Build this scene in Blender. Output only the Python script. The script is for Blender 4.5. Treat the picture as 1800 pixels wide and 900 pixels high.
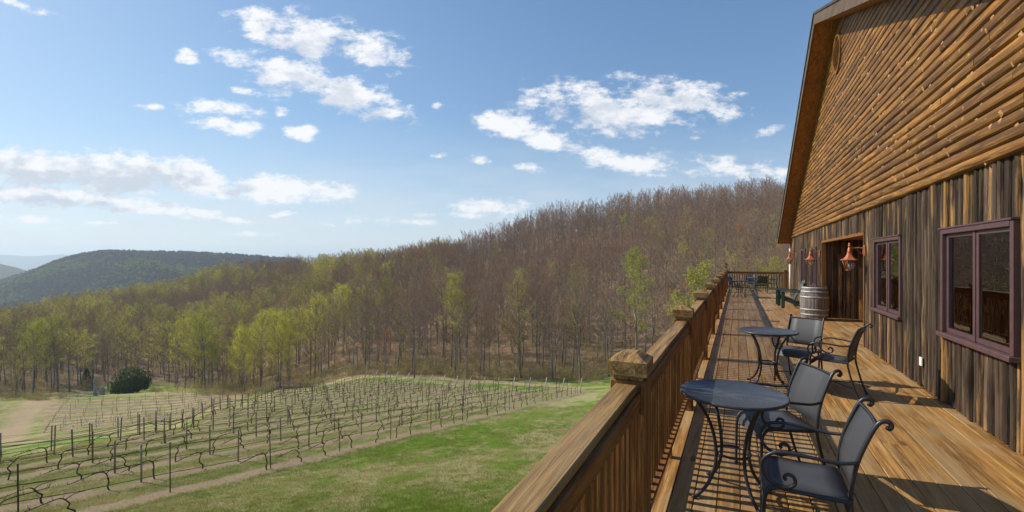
import bpy, math, random
import numpy as np
from mathutils import Vector, Matrix, noise as mnoise
R = math.radians
scene = bpy.context.scene
for o in list(bpy.data.objects): bpy.data.objects.remove(o)

# ------------------------------------------------------------------ camera, light, exposure
HC = 1.66                      # eye height above the deck
PSI = math.atan(396 / 800)     # the deck runs along +Y; the camera looks this much to the left of it
CS, SN = math.cos(PSI), math.sin(PSI)
cam_d = bpy.data.cameras.new('camera'); cam = bpy.data.objects.new('camera', cam_d)
scene.collection.objects.link(cam); scene.camera = cam
cam.location = (0, 0, HC); cam.rotation_euler = (R(90), 0, PSI)
cam_d.sensor_width = 36; cam_d.lens = 16; cam_d.shift_y = -5 / 1800 * -1
cam_d.clip_start = .05; cam_d.clip_end = 40000

SUN_AZ, SUN_EL = R(96), R(37.2)      # azimuth counted to the left of +Y
to_sun = Vector((-math.sin(SUN_AZ) * math.cos(SUN_EL), math.cos(SUN_AZ) * math.cos(SUN_EL), math.sin(SUN_EL)))
sun_d = bpy.data.lights.new('sun', 'SUN'); sun = bpy.data.objects.new('sun', sun_d)
scene.collection.objects.link(sun)
sun_d.energy = 5.0; sun_d.angle = R(.5); sun_d.color = (1, .915, .78)
sun.rotation_euler = to_sun.to_track_quat('Z', 'Y').to_euler()

scene.view_settings.view_transform = 'Standard'; scene.view_settings.look = 'None'
scene.view_settings.gamma = 1; scene.view_settings.exposure = 0.12
scene.view_settings.use_curve_mapping = False
scene.render.engine = 'CYCLES'
cy = scene.cycles
cy.use_denoising = True; cy.use_adaptive_sampling = False
try: cy.denoiser = 'OPENIMAGEDENOISE'
except Exception: pass
cy.max_bounces = 6; cy.diffuse_bounces = 3; cy.glossy_bounces = 3; cy.transmission_bounces = 4
cy.volume_bounces = 1; cy.transparent_max_bounces = 12
cy.caustics_reflective = False; cy.caustics_refractive = False
cy.sample_clamp_indirect = 4

# ------------------------------------------------------------------ node helpers
def new_mat(name):
    m = bpy.data.materials.new(name); m.use_nodes = True; nt = m.node_tree
    return m, nt, nt.nodes['Principled BSDF'], nt.nodes['Material Output']
def N(nt, t, **kw):
    n = nt.nodes.new(t)
    for k, v in kw.items(): setattr(n, k, v)
    return n
def L(nt, a, b): nt.links.new(a, b)
def setin(nt, sock, v):
    if hasattr(v, 'is_output') or isinstance(v, bpy.types.NodeSocket): nt.links.new(v, sock)
    elif v is not None: sock.default_value = v
def math_(nt, op, a, b=None, c=None, clamp=False):
    n = N(nt, 'ShaderNodeMath', operation=op); n.use_clamp = clamp
    for i, v in enumerate((a, b, c)):
        if v is not None: setin(nt, n.inputs[i], v)
    return n.outputs[0]
def vmath(nt, op, a, b=None, s=None):
    n = N(nt, 'ShaderNodeVectorMath', operation=op)
    setin(nt, n.inputs[0], a)
    if b is not None: setin(nt, n.inputs[1], b)
    if s is not None: setin(nt, n.inputs['Scale'], s)
    return n.outputs['Value'] if op in ('LENGTH', 'DOT_PRODUCT', 'DISTANCE') else n.outputs[0]
def mix(nt, f, a, b, bt='MIX'):
    n = N(nt, 'ShaderNodeMix', data_type='RGBA', blend_type=bt); n.clamp_factor = True
    setin(nt, n.inputs[0], f)
    for i, v in ((6, a), (7, b)):
        if isinstance(v, tuple) and len(v) == 3: v = (*v, 1)
        setin(nt, n.inputs[i], v)
    return n.outputs[2]
def noise(nt, vec, scale, detail=4, rough=.5, dist=0):
    n = N(nt, 'ShaderNodeTexNoise')
    if vec is not None: L(nt, vec, n.inputs['Vector'])
    n.inputs['Scale'].default_value = scale; n.inputs['Detail'].default_value = detail
    n.inputs['Roughness'].default_value = rough; n.inputs['Distortion'].default_value = dist
    return n.outputs['Fac']
def ramp(nt, v, lo, hi, a=0.0, b=1.0, smooth=True):
    n = N(nt, 'ShaderNodeMapRange', interpolation_type='SMOOTHSTEP' if smooth else 'LINEAR')
    setin(nt, n.inputs[0], v)
    for i, x in enumerate((lo, hi, a, b)): n.inputs[1 + i].default_value = x
    return n.outputs[0]
def bump(nt, b, h, strength, dist=.01):
    n = N(nt, 'ShaderNodeBump'); n.inputs['Strength'].default_value = strength; n.inputs['Distance'].default_value = dist
    L(nt, h, n.inputs['Height']); L(nt, n.outputs[0], b.inputs['Normal'])
def attr(nt, name):
    return N(nt, 'ShaderNodeAttribute', attribute_name=name)

# ------------------------------------------------------------------ world: Nishita sky with broken cumulus
world = bpy.data.worlds.new('World'); scene.world = world; world.use_nodes = True
def build_world():
    nt = world.node_tree; nt.nodes.clear()
    out = N(nt, 'ShaderNodeOutputWorld'); bg = N(nt, 'ShaderNodeBackground'); bg.inputs['Strength'].default_value = .125
    sky = N(nt, 'ShaderNodeTexSky', sky_type='NISHITA'); sky.sun_disc = False
    sky.sun_elevation = SUN_EL; sky.sun_rotation = -SUN_AZ; sky.altitude = 600
    sky.air_density = 1.0; sky.dust_density = .55; sky.ozone_density = 2.2
    tc = N(nt, 'ShaderNodeTexCoord')
    d = tc.outputs['Generated']
    F = (-SN, CS, 0); Rt = (CS, SN, 0)
    df = math_(nt, 'MAXIMUM', vmath(nt, 'DOT_PRODUCT', d, F), .08)
    du = math_(nt, 'DIVIDE', vmath(nt, 'DOT_PRODUCT', d, Rt), df)
    dz = math_(nt, 'DIVIDE', vmath(nt, 'DOT_PRODUCT', d, (0, 0, 1)), df)
    cmb = N(nt, 'ShaderNodeCombineXYZ'); L(nt, du, cmb.inputs[0]); L(nt, dz, cmb.inputs[1])
    P = cmb.outputs[0]
    # bearing (tangent), height (tangent), half sizes, slope, weight : where the clouds stand in the sky
    blobs = [(540,62,125,30,10,1),(455,45,48,30,0,1),(640,88,75,28,15,1),(530,140,120,30,17,1),(615,172,95,30,14,1),(430,112,55,18,18,.8),
     (335,100,24,14,10,.9),(378,192,66,15,3,.95),(402,222,58,14,12,1),(432,162,42,10,5,.8),(528,233,34,11,8,.95),(262,190,25,7,0,.8),
     (284,122,20,12,40,.5),(768,187,16,7,0,.8),(778,270,24,7,0,.85),(843,283,30,12,15,.7),(927,297,26,9,0,.9),(498,195,16,9,20,.7),
     (900,222,75,22,14,1),(960,240,70,20,10,1),(1050,190,115,36,8,1),(1125,205,100,22,6,1),(1185,168,105,26,9,1),(1260,188,65,14,10,.8),
     (1100,280,100,18,7,.9),(1000,165,60,10,5,.55),(1270,296,95,16,4,.75),(1335,235,45,10,-20,.6),(1340,310,60,14,0,.8),
     (90,297,160,27,4,1.3),(240,302,150,28,5,1.3),(350,320,100,22,8,1.2),(495,333,95,20,3,1.3),(-60,290,150,24,0,1.3),
     (80,345,170,16,4,1.25),(230,364,120,12,6,1.2),(370,378,85,8,6,.85),(495,378,44,6,0,.8),(-60,340,120,17,0,1),
     (50,386,60,6,0,.8),(168,391,34,5,0,.75),(650,390,75,9,0,.65),(868,366,70,15,3,.85),(810,379,80,6,0,.75),(700,392,100,5,0,.5),(440,411,80,5,0,.5),
     (25,3,60,10,20,.9),(40,408,30,3,0,.5),(930,160,25,8,0,.6),(690,132,22,9,0,.75),(1210,238,36,8,0,.5)]
    def field(vec, part=None):
        tot = None
        for (x, y, rx, ry, rot, w) in (part or blobs):
            m = N(nt, 'ShaderNodeMapping', vector_type='TEXTURE')
            m.inputs['Location'].default_value = ((x - 900) / 800, (455 - y) / 800, 0)
            m.inputs['Rotation'].default_value = (0, 0, -R(rot)); k = 1.42 if rx >= 55 else 1.2; m.inputs['Scale'].default_value = (rx * k / 800, ry * k * 1.12 / 800, 1)
            L(nt, vec, m.inputs['Vector'])
            g = ramp(nt, vmath(nt, 'LENGTH', m.outputs[0]), 0.0, 1.35, w, 0.0, smooth=True)
            tot = g if tot is None else math_(nt, 'MAXIMUM', tot, g)
        return tot
    st = vmath(nt, 'MULTIPLY', P, (1.0, 1.9, 1.0))
    w1 = N(nt, 'ShaderNodeTexNoise'); L(nt, st, w1.inputs['Vector']); w1.inputs['Scale'].default_value = 9; w1.inputs['Detail'].default_value = 3
    warp = vmath(nt, 'SCALE', vmath(nt, 'SUBTRACT', w1.outputs['Color'], (.5, .5, .5)), s=.07)
    Pw = vmath(nt, 'ADD', P, vmath(nt, 'MULTIPLY', warp, (1, .5, 0)))
    f = field(Pw)
    n1 = noise(nt, st, 12, 13, .66)
    f2 = field(vmath(nt, 'ADD', Pw, (-.006, .020, 0)), [b for b in blobs if b[2] * b[3] > 2300])
    n2 = noise(nt, vmath(nt, 'ADD', st, (-.010, .024, 0)), 14, 6, .6)
    dens = math_(nt, 'ADD', f, math_(nt, 'MULTIPLY', math_(nt, 'SUBTRACT', n1, .5), 3.4))
    dens2 = math_(nt, 'ADD', f2, math_(nt, 'MULTIPLY', math_(nt, 'SUBTRACT', n2, .5), 3.2))
    alpha = math_(nt, 'MULTIPLY', ramp(nt, dens, .30, 1.0), ramp(nt, f, .03, .35))
    # self-shading of the cloud: thick body away from the sun side is greyer, thin edge and sun side white
    shade = ramp(nt, dens2, .35, 1.2)
    sepP = N(nt, 'ShaderNodeSeparateXYZ'); L(nt, P, sepP.inputs[0])
    low = ramp(nt, sepP.outputs[1], .05, .42)
    white = (7.3, 7.35, 7.5); grey0 = (3.9, 4.4, 5.2); grey1 = (4.9, 5.3, 6.0)
    grey = mix(nt, low, grey0, grey1)
    cc = mix(nt, math_(nt, 'MULTIPLY', shade, .85), white, grey)
    # thin veil near the horizon on the sun side
    veil = math_(nt, 'MULTIPLY', ramp(nt, noise(nt, vmath(nt, 'MULTIPLY', P, (1, 5, 1)), 4, 5, .6), .25, .72, .35, 1), ramp(nt, sepP.outputs[1],   .34, .0, 0, .75))
    skr = vmath(nt, 'MULTIPLY', sky.outputs[0], (.82, .99, 1.18)); skyc = vmath(nt, 'DIVIDE', vmath(nt, 'SCALE', skr, s=1.32), vmath(nt, 'ADD', vmath(nt, 'SCALE', skr, s=.085), (1, 1, 1)))
    skyv = mix(nt, veil, skyc, (5.6, 5.9, 6.2))
    front = ramp(nt, vmath(nt, 'DOT_PRODUCT', d, F), .1, .2)
    fin = mix(nt, math_(nt, 'MULTIPLY', math_(nt, 'MULTIPLY', alpha, .96), front), skyv, cc)
    L(nt, fin, bg.inputs['Color']); L(nt, bg.outputs[0], out.inputs[0])
build_world()

# ------------------------------------------------------------------ mesh builder
class MB:
    def __init__(s): s.v = []; s.f = []; s.t = []; s.m = []; s.n = 0; s.smooth = []
    def add(s, vs, fs, tint=.5, mi=0, smooth=False):
        vs = np.asarray(vs, float).reshape(-1, 3); s.v.append(vs)
        for f in fs: s.f.append(tuple(i + s.n for i in f))
        k = len(fs); s.t += [tint] * k; s.m += [mi] * k; s.smooth += [smooth] * k
        s.n += len(vs); return s
    def box(s, x0, x1, y0, y1, z0, z1, tint=.5, M=None, bev=0, mi=0):
        if bev > 0:
            vs = []; b = bev
            bm = []
            for sx in (0, 1):
                for sy in (0, 1):
                    for sz in (0, 1):
                        cx = (x0, x1)[sx]; cyy = (y0, y1)[sy]; cz = (z0, z1)[sz]
                        dx = b if sx == 0 else -b; dy = b if sy == 0 else -b; dz = b if sz == 0 else -b
                        bm.append(((cx, cyy + dy, cz + dz), (cx + dx, cyy, cz + dz), (cx + dx, cyy + dy, cz)))
            for t in bm: vs += list(t)
            I = lambda a, bb, c, k: (a * 4 + bb * 2 + c) * 3 + k
            fs = [(I(0,0,0,0), I(0,0,1,0), I(0,1,1,0), I(0,1,0,0)), (I(1,0,0,0), I(1,1,0,0), I(1,1,1,0), I(1,0,1,0)),
                  (I(0,0,0,1), I(1,0,0,1), I(1,0,1,1), I(0,0,1,1)), (I(0,1,0,1), I(0,1,1,1), I(1,1,1,1), I(1,1,0,1)),
                  (I(0,0,0,2), I(0,1,0,2), I(1,1,0,2), I(1,0,0,2)), (I(0,0,1,2), I(1,0,1,2), I(1,1,1,2), I(0,1,1,2))]
            for a in (0, 1):
                for c in (0, 1):
                    fs.append((I(a,0,c,0), I(a,1,c,0), I(a,1,c,2), I(a,0,c,2)))
                    fs.append((I(0,a,c,1), I(1,a,c,1), I(1,a,c,2), I(0,a,c,2)))
                    fs.append((I(a,c,0,0), I(a,c,1,0), I(a,c,1,1), I(a,c,0,1)))
            for a in (0, 1):
                for bb in (0, 1):
                    for c in (0, 1): fs.append((I(a,bb,c,0), I(a,bb,c,1), I(a,bb,c,2)))
        else:
            vs = [(x0,y0,z0),(x1,y0,z0),(x1,y1,z0),(x0,y1,z0),(x0,y0,z1),(x1,y0,z1),(x1,y1,z1),(x0,y1,z1)]
            fs = [(0,3,2,1),(4,5,6,7),(0,1,5,4),(1,2,6,5),(2,3,7,6),(3,0,4,7)]
        if M is not None: vs = [M @ Vector(v) for v in vs]
        return s.add(vs, fs, tint, mi)
    def quad(s, a, b, c, d, tint=.5, mi=0): return s.add([a, b, c, d], [(0, 1, 2, 3)], tint, mi)
    def tube(s, pts, r, n=8, tint=.5, mi=0, cap=True):
        pts = [Vector(p) for p in pts]; k = len(pts)
        rs = r if isinstance(r, (list, tuple, np.ndarray)) else [r] * k
        vs = []; up = None
        for i, p in enumerate(pts):
            t = (pts[min(i + 1, k - 1)] - pts[max(i - 1, 0)])
            t = t.normalized() if t.length > 1e-9 else Vector((0, 0, 1))
            if up is None:
                up = t.orthogonal().normalized()
            else:
                up = (up - t * up.dot(t))
                up = up.normalized() if up.length > 1e-6 else t.orthogonal().normalized()
            b = t.cross(up)
            for j in range(n):
                a = 2 * math.pi * j / n
                vs.append(p + (up * math.cos(a) + b * math.sin(a)) * rs[i])
        fs = [(i*n + j, i*n + (j+1) % n, (i+1)*n + (j+1) % n, (i+1)*n + j) for i in range(k - 1) for j in range(n)]
        if cap and n > 2:
            fs.append(tuple(range(n - 1, -1, -1))); fs.append(tuple((k-1)*n + j for j in range(n)))
        return s.add(vs, fs, tint, mi, True)
    def lathe(s, prof, n=32, c=(0, 0, 0), tint=.5, mi=0, smooth=True, rot=0):
        vs = [(c[0] + r * math.cos(rot + 2*math.pi*j/n), c[1] + r * math.sin(rot + 2*math.pi*j/n), c[2] + z) for r, z in prof for j in range(n)]
        k = len(prof)
        fs = [(i*n + j, i*n + (j+1) % n, (i+1)*n + (j+1) % n, (i+1)*n + j) for i in range(k - 1) for j in range(n)]
        fs.append(tuple(range(n - 1, -1, -1))); fs.append(tuple((k-1)*n + j for j in range(n)))
        return s.add(vs, fs, tint, mi, smooth)
    def build(s, name, mats, parent=None, loc=None, coll=None):
        me = bpy.data.meshes.new(name)
        V = np.concatenate(s.v) if s.v else np.zeros((0, 3))
        lens = np.array([len(f) for f in s.f], dtype=np.int32)
        me.vertices.add(len(V)); me.vertices.foreach_set('co', V.ravel())
        idx = np.fromiter((i for f in s.f for i in f), dtype=np.int32)
        me.loops.add(len(idx)); me.loops.foreach_set('vertex_index', idx)
        me.polygons.add(len(lens))
        me.polygons.foreach_set('loop_start', np.concatenate(([0], np.cumsum(lens)[:-1])).astype(np.int32))
        me.polygons.foreach_set('loop_total', lens)
        me.polygons.foreach_set('material_index', np.array(s.m, dtype=np.int32))
        me.polygons.foreach_set('use_smooth', np.array(s.smooth, dtype=bool))
        a = me.attributes.new('tint', 'FLOAT', 'FACE'); a.data.foreach_set('value', np.array(s.t, dtype=np.float32))
        me.update(calc_edges=True)
        for m in (mats if isinstance(mats, (list, tuple)) else [mats]): me.materials.append(m)
        o = bpy.data.objects.new(name, me)
        if coll is None: scene.collection.objects.link(o)
        elif coll is not False: coll.objects.link(o)
        if parent is not None: o.parent = parent
        if loc is not None: o.location = loc
        return o
def tag(o, label=None, cat=None, group=None, kind=None):
    if label: o['label'] = label
    if cat: o['category'] = cat
    if group: o['group'] = group
    if kind: o['kind'] = kind
    return o
def empty(name, loc=(0, 0, 0), rz=0, parent=None):
    o = bpy.data.objects.new(name, None); o.empty_display_size = .2; scene.collection.objects.link(o)
    o.location = loc; o.rotation_euler = (0, 0, rz)
    if parent: o.parent = parent
    return o
KIDS = {}
def copy_tree(o, parent=None):
    c = o.copy(); scene.collection.objects.link(c); c.parent = parent
    for ch in [x for x in ALL_OF(o)]: copy_tree(ch, c)
    return c
def ALL_OF(o): return list(o.children)
def smooth_path(pts, k=5):
    pts = [Vector(p) for p in pts]; out = []
    for i in range(len(pts) - 1):
        p0 = pts[max(i-1, 0)]; p1 = pts[i]; p2 = pts[i+1]; p3 = pts[min(i+2, len(pts)-1)]
        for j in range(k):
            t = j / k
            out.append(.5 * ((2*p1) + (p2-p0)*t + (2*p0-5*p1+4*p2-p3)*t*t + (3*p1-p0-3*p2+p3)*t**3))
    out.append(pts[-1]); return out
def cw(u, d):            # camera-aligned ground coordinates (right, forward) to world X, Y
    return (u * CS - d * SN, u * SN + d * CS)

# ------------------------------------------------------------------ materials
def wood(name, dark, mid, light, axis='Y', grain=1.0, rough=.7, bumpy=.5, knots=True, weather=None, tintamt=.35, spec=.3, fine=60):
    m, nt, b, out = new_mat(name)
    tc = N(nt, 'ShaderNodeTexCoord'); tint = attr(nt, 'tint').outputs['Fac']
    cmb = N(nt, 'ShaderNodeCombineXYZ'); t37 = math_(nt, 'MULTIPLY', tint, 37.3)
    for i in range(3): L(nt, t37, cmb.inputs[i])
    v = vmath(nt, 'ADD', tc.outputs['Object'], cmb.outputs[0])
    k = .045
    sc = {'X': (k, 1, 1), 'Y': (1, k, 1), 'Z': (1, 1, k)}[axis]
    gv = vmath(nt, 'MULTIPLY', v, sc)
    g1 = noise(nt, gv, fine * grain, 5, .65, .3)
    g2 = noise(nt, gv, 14 * grain, 4, .6, 1.2)
    sc2 = {'X': (.35, 1, 1), 'Y': (1, .35, 1), 'Z': (1, 1, .35)}[axis]
    g3 = noise(nt, vmath(nt, 'MULTIPLY', v, sc2), 2.6, 5, .6)
    col = mix(nt, ramp(nt, g2, .30, .70), dark, mid)
    col = mix(nt, ramp(nt, g1, .45, .75, 0, .75), col, light)
    col = mix(nt, ramp(nt, g1, .46, .30, 0, .55), col, dark)
    if weather: col = mix(nt, ramp(nt, g3, .42, .68, 0, .75), col, weather)
    h = g1
    if knots:
        vo = N(nt, 'ShaderNodeTexVoronoi'); vo.inputs['Scale'].default_value = 2.4
        sck = {'X': (.45, 1.6, 1.6), 'Y': (1.6, .45, 1.6), 'Z': (1.6, 1.6, .45)}[axis]
        L(nt, vmath(nt, 'MULTIPLY', v, sck), vo.inputs['Vector'])
        kn = ramp(nt, vo.outputs['Distance'], .10, .04)
        col = mix(nt, math_(nt, 'MULTIPLY', kn, .75), col, tuple(c * .5 for c in dark))
    tv = math_(nt, 'ADD', math_(nt, 'MULTIPLY', math_(nt, 'FRACT', math_(nt, 'MULTIPLY', tint, 7.31)), tintamt * 2), 1 - tintamt)
    tcol = N(nt, 'ShaderNodeCombineXYZ')
    for i in range(3): L(nt, tv, tcol.inputs[i])
    col = mix(nt, 1.0, col, tcol.outputs[0], 'MULTIPLY')
    L(nt, col, b.inputs['Base Color'])
    setin(nt, b.inputs['Roughness'], ramp(nt, g1, .3, .7, rough - .1, rough + .12)); b.inputs['Specular IOR Level'].default_value = spec
    hh = math_(nt, 'ADD', g1, math_(nt, 'MULTIPLY', g2, .6))
    bump(nt, b, hh, bumpy, .006)
    return m
def plain(name, col, rough=.5, metal=0, spec=.5, var=.0, scale=8, bumpy=0):
    m, nt, b, out = new_mat(name)
    b.inputs['Roughness'].default_value = rough; b.inputs['Metallic'].default_value = metal; b.inputs['Specular IOR Level'].default_value = spec
    if var or bumpy:
        tc = N(nt, 'ShaderNodeTexCoord'); n = noise(nt, tc.outputs['Object'], scale, 5, .6)
        c = mix(nt, ramp(nt, n, .3, .7), tuple(x * (1 - var) for x in col), tuple(min(1, x * (1 + var)) for x in col))
        L(nt, c, b.inputs['Base Color'])
        if bumpy: bump(nt, b, n, bumpy, .004)
    else: b.inputs['Base Color'].default_value = (*col, 1)
    return m
M = {}
M['deck'] = wood('deck_boards', (.14, .060, .014), (.38, .20, .056), (.56, .34, .12), 'Y', .8, .55, .5, weather=(.37, .255, .13), tintamt=.15, spec=.35)
M['rail'] = wood('stained_rail', (.095, .038, .011), (.27, .115, .030), (.43, .21, .065), 'Y', 1, .6, .7, weather=(.26, .14, .06), tintamt=.15)
M['railx'] = wood('stained_rail_across', (.085, .034, .011), (.215, .090, .026), (.36, .17, .055), 'X', 1, .6, .7, tintamt=.15)
M['post'] = wood('stained_post', (.09, .035, .010), (.26, .108, .028), (.42, .20, .062), 'Z', 1, .6, .7, tintamt=.15)
M['raillog'] = wood('weathered_handrail', (.085, .042, .012), (.30, .175, .060), (.48, .31, .125), 'Y', 1.1, .7, .9, weather=(.33, .215, .095), tintamt=.12)
M['siding'] = wood('log_siding', (.075, .032, .008), (.33, .150, .029), (.58, .32, .085), 'Y', .8, .5, .8, weather=(.13, .06, .018), tintamt=.28, spec=.22)
M['soffit'] = wood('soffit_boards', (.16, .060, .018), (.36, .15, .042), (.48, .23, .08), 'Y', .9, .6, .3, tintamt=.12)
M['fascia'] = wood('weathered_fascia', (.07, .048, .032), (.15, .10, .065), (.24, .17, .115), 'Y', 1, .75, .6, tintamt=.1)
M['black'] = plain('black_powder_coat', (.022, .022, .026), .38, .0, .5)
M['tabletop'] = plain('table_enamel', (.042, .046, .055), .42, 0, .5, .12, 9)
_nt = M['tabletop'].node_tree; _b = _nt.nodes['Principled BSDF']; _tc = N(_nt, 'ShaderNodeTexCoord')
L(_nt, ramp(_nt, noise(_nt, vmath(_nt, 'MULTIPLY', _tc.outputs['Object'], (1, 3, 1)), 4, 6, .7, .6), .35, .68, .24, .62), _b.inputs['Roughness'])
M['green'] = plain('dark_green_paint', (.018, .050, .038), .33, 0, .6, .1, 20)
M['copper'] = plain('copper_paint', (.47, .15, .062), .42, .2, .5, .25, 14)
M['purple'] = plain('plum_painted_trim', (.092, .048, .048), .45, 0, .5, .12, 12, .1)
M['hoop'] = plain('galvanised_hoop', (.42, .42, .43), .6, .3, .5, .2, 12)
M['white'] = plain('white_plastic', (.75, .75, .72), .5)
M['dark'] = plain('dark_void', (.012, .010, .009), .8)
M['stone'] = plain('lichen_stone', (.30, .30, .26), .9, 0, .2, .35, 2.5, .6)
M['shingle'] = plain('roof_shingle', (.07, .065, .06), .9, 0, .2, .3, 6)
M['barrel'] = wood('barrel_oak', (.10, .085, .078), (.26, .215, .19), (.40, .35, .32), 'Z', .9, .75, .7, tintamt=.25)
def sling():
    m, nt, b, out = new_mat('sling_fabric'); tc = N(nt, 'ShaderNodeTexCoord')
    w = N(nt, 'ShaderNodeTexWave', wave_type='BANDS', bands_direction='Z'); w.inputs['Scale'].default_value = 26; L(nt, tc.outputs['Object'], w.inputs['Vector'])
    n = noise(nt, tc.outputs['Object'], 400, 2)
    c = mix(nt, w.outputs['Fac'], (.030, .033, .040), (.062, .066, .076)); c = mix(nt, ramp(nt, n, .3, .7, 0, .4), c, (.09, .092, .10))
    L(nt, c, b.inputs['Base Color']); b.inputs['Roughness'].default_value = .55
    tr = N(nt, 'ShaderNodeBsdfTransparent'); mx = N(nt, 'ShaderNodeMixShader'); mx.inputs[0].default_value = .10
    L(nt, b.outputs[0], mx.inputs[1]); L(nt, tr.outputs[0], mx.inputs[2]); L(nt, mx.outputs[0], out.inputs['Surface'])
    return m
M['sling'] = sling()
def slabmat():
    m, nt, b, out = new_mat('bark_edged_slabs'); tc = N(nt, 'ShaderNodeTexCoord'); tint = attr(nt, 'tint').outputs['Fac']
    cmb = N(nt, 'ShaderNodeCombineXYZ'); t = math_(nt, 'MULTIPLY', tint, 53.7)
    for i in range(3): L(nt, t, cmb.inputs[i])
    v = vmath(nt, 'ADD', tc.outputs['Object'], cmb.outputs[0])
    g1 = noise(nt, vmath(nt, 'MULTIPLY', v, (1, 1, .06)), 60, 6, .7, .4)
    g2 = noise(nt, vmath(nt, 'MULTIPLY', v, (1, 1, .10)), 11, 5, .65, .8)
    g3 = noise(nt, vmath(nt, 'MULTIPLY', v, (1, 1, .22)), 4.2, 4, .6)
    r1 = math_(nt, 'FRACT', math_(nt, 'MULTIPLY', tint, 7.77)); r2 = math_(nt, 'FRACT', math_(nt, 'MULTIPLY', tint, 13.31))
    col = mix(nt, ramp(nt, g2, .3, .7), (.030, .019, .012), (.115, .078, .050))
    col = mix(nt, ramp(nt, g1, .5, .78, 0, .7), col, (.215, .135, .075))
    col = mix(nt, ramp(nt, math_(nt, 'ADD', math_(nt, 'ADD', math_(nt, 'MULTIPLY', g3, .6), math_(nt, 'MULTIPLY', g2, .4)), math_(nt, 'MULTIPLY', r1, .22)), .67, .78, 0, .8), col, (.40, .215, .07))
    col = mix(nt, ramp(nt, math_(nt, 'ADD', g2, math_(nt, 'MULTIPLY', r2, .2)), .40, .30, 0, .7), col, (.045, .055, .02))
    col = mix(nt, ramp(nt, g1, .42, .28, 0, .6), col, (.02, .015, .012))
    r3 = math_(nt, 'ADD', .42, math_(nt, 'MULTIPLY', math_(nt, 'FRACT', math_(nt, 'MULTIPLY', tint, 29.17)), .9))
    col = vmath(nt, 'SCALE', col, s=r3)
    L(nt, col, b.inputs['Base Color']); b.inputs['Roughness'].default_value = .75; b.inputs['Specular IOR Level'].default_value = .25
    bump(nt, b, math_(nt, 'ADD', g1, g2), .9, .012)
    return m
M['slab'] = slabmat()
def glassmat():
    m, nt, b, out = new_mat('window_glass')
    g = N(nt, 'ShaderNodeBsdfGlossy'); g.inputs['Roughness'].default_value = .01; g.inputs['Color'].default_value = (1, 1, 1, 1)
    t = N(nt, 'ShaderNodeBsdfTransparent'); t.inputs['Color'].default_value = (.75, .78, .76, 1)
    fr = N(nt, 'ShaderNodeFresnel'); fr.inputs['IOR'].default_value = 2.5
    mx = N(nt, 'ShaderNodeMixShader'); L(nt, fr.outputs[0], mx.inputs[0]); L(nt, t.outputs[0], mx.inputs[1]); L(nt, g.outputs[0], mx.inputs[2])
    tc = N(nt, 'ShaderNodeTexCoord'); bn = N(nt, 'ShaderNodeBump'); bn.inputs['Strength'].default_value = .05; bn.inputs['Distance'].default_value = .02
    L(nt, noise(nt, tc.outputs['Object'], 3, 2), bn.inputs['Height']); L(nt, bn.outputs[0], g.inputs['Normal'])
    L(nt, mx.outputs[0], out.inputs['Surface']); return m
M['glass'] = glassmat()
def clearglass():
    m, nt, b, out = new_mat('lantern_glass')
    g = N(nt, 'ShaderNodeBsdfGlossy'); g.inputs['Roughness'].default_value = .05
    t = N(nt, 'ShaderNodeBsdfTransparent'); t.inputs['Color'].default_value = (.8, .85, .85, 1)
    mx = N(nt, 'ShaderNodeMixShader'); mx.inputs[0].default_value = .25
    L(nt, t.outputs[0], mx.inputs[1]); L(nt, g.outputs[0], mx.inputs[2]); L(nt, mx.outputs[0], out.inputs['Surface']); return m
M['lglass'] = clearglass()
def bark(name, a, b_, sc=3):
    m, nt, b, out = new_mat(name); tc = N(nt, 'ShaderNodeTexCoord')
    oi = N(nt, 'ShaderNodeObjectInfo')
    n = noise(nt, vmath(nt, 'MULTIPLY', tc.outputs['Object'], (1, 1, .3)), sc, 4, .7)
    c = mix(nt, ramp(nt, n, .3, .7), a, b_)
    c = mix(nt, 1.0, c, mix(nt, oi.outputs['Random'], (.75, .75, .75), (1.3, 1.25, 1.2)), 'MULTIPLY')
    L(nt, c, b.inputs['Base Color']); b.inputs['Roughness'].default_value = .9; b.inputs['Specular IOR Level'].default_value = .1
    return m
def leafmat(name, a, b_, trans=.45):
    m, nt, b, out = new_mat(name); oi = N(nt, 'ShaderNodeObjectInfo'); tint = attr(nt, 'tint').outputs['Fac']
    c = mix(nt, tint, a, b_)
    c = mix(nt, 1.0, c, mix(nt, oi.outputs['Random'], (.72, .78, .8), (1.25, 1.2, 1.0)), 'MULTIPLY')
    df = N(nt, 'ShaderNodeBsdfDiffuse'); tr = N(nt, 'ShaderNodeBsdfTranslucent'); mx = N(nt, 'ShaderNodeMixShader'); mx.inputs[0].default_value = trans
    L(nt, c, df.inputs[0]); L(nt, c, tr.inputs[0]); L(nt, df.outputs[0], mx.inputs[1]); L(nt, tr.outputs[0], mx.inputs[2]); L(nt, mx.outputs[0], out.inputs['Surface'])
    return m
M['bark'] = bark('grey_bark', (.10, .085, .07), (.33, .29, .25))
M['twig'] = leafmat('bare_twigs', (.245, .150, .105), (.43, .285, .205), .1)
M['twigred'] = leafmat('budding_red_twigs', (.30, .13, .10), (.42, .22, .16), .2)
M['leafyg'] = leafmat('fresh_spring_leaves', (.40, .41, .05), (.60, .58, .11), .45)
M['leafpale'] = leafmat('pale_spring_leaves', (.42, .40, .11), (.58, .54, .20), .45)
M['leafbud'] = leafmat('rusty_buds', (.30, .15, .07), (.40, .22, .10), .4)
M['twighill'] = leafmat('hill_twigs', (.10, .08, .065), (.17, .135, .11), .1)
M['leafhill'] = leafmat('hill_spring_leaves', (.15, .18, .05), (.25, .28, .08), .3)
M['leafdark'] = leafmat('evergreen_leaves', (.03, .06, .02), (.15, .21, .07), .15)
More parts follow.
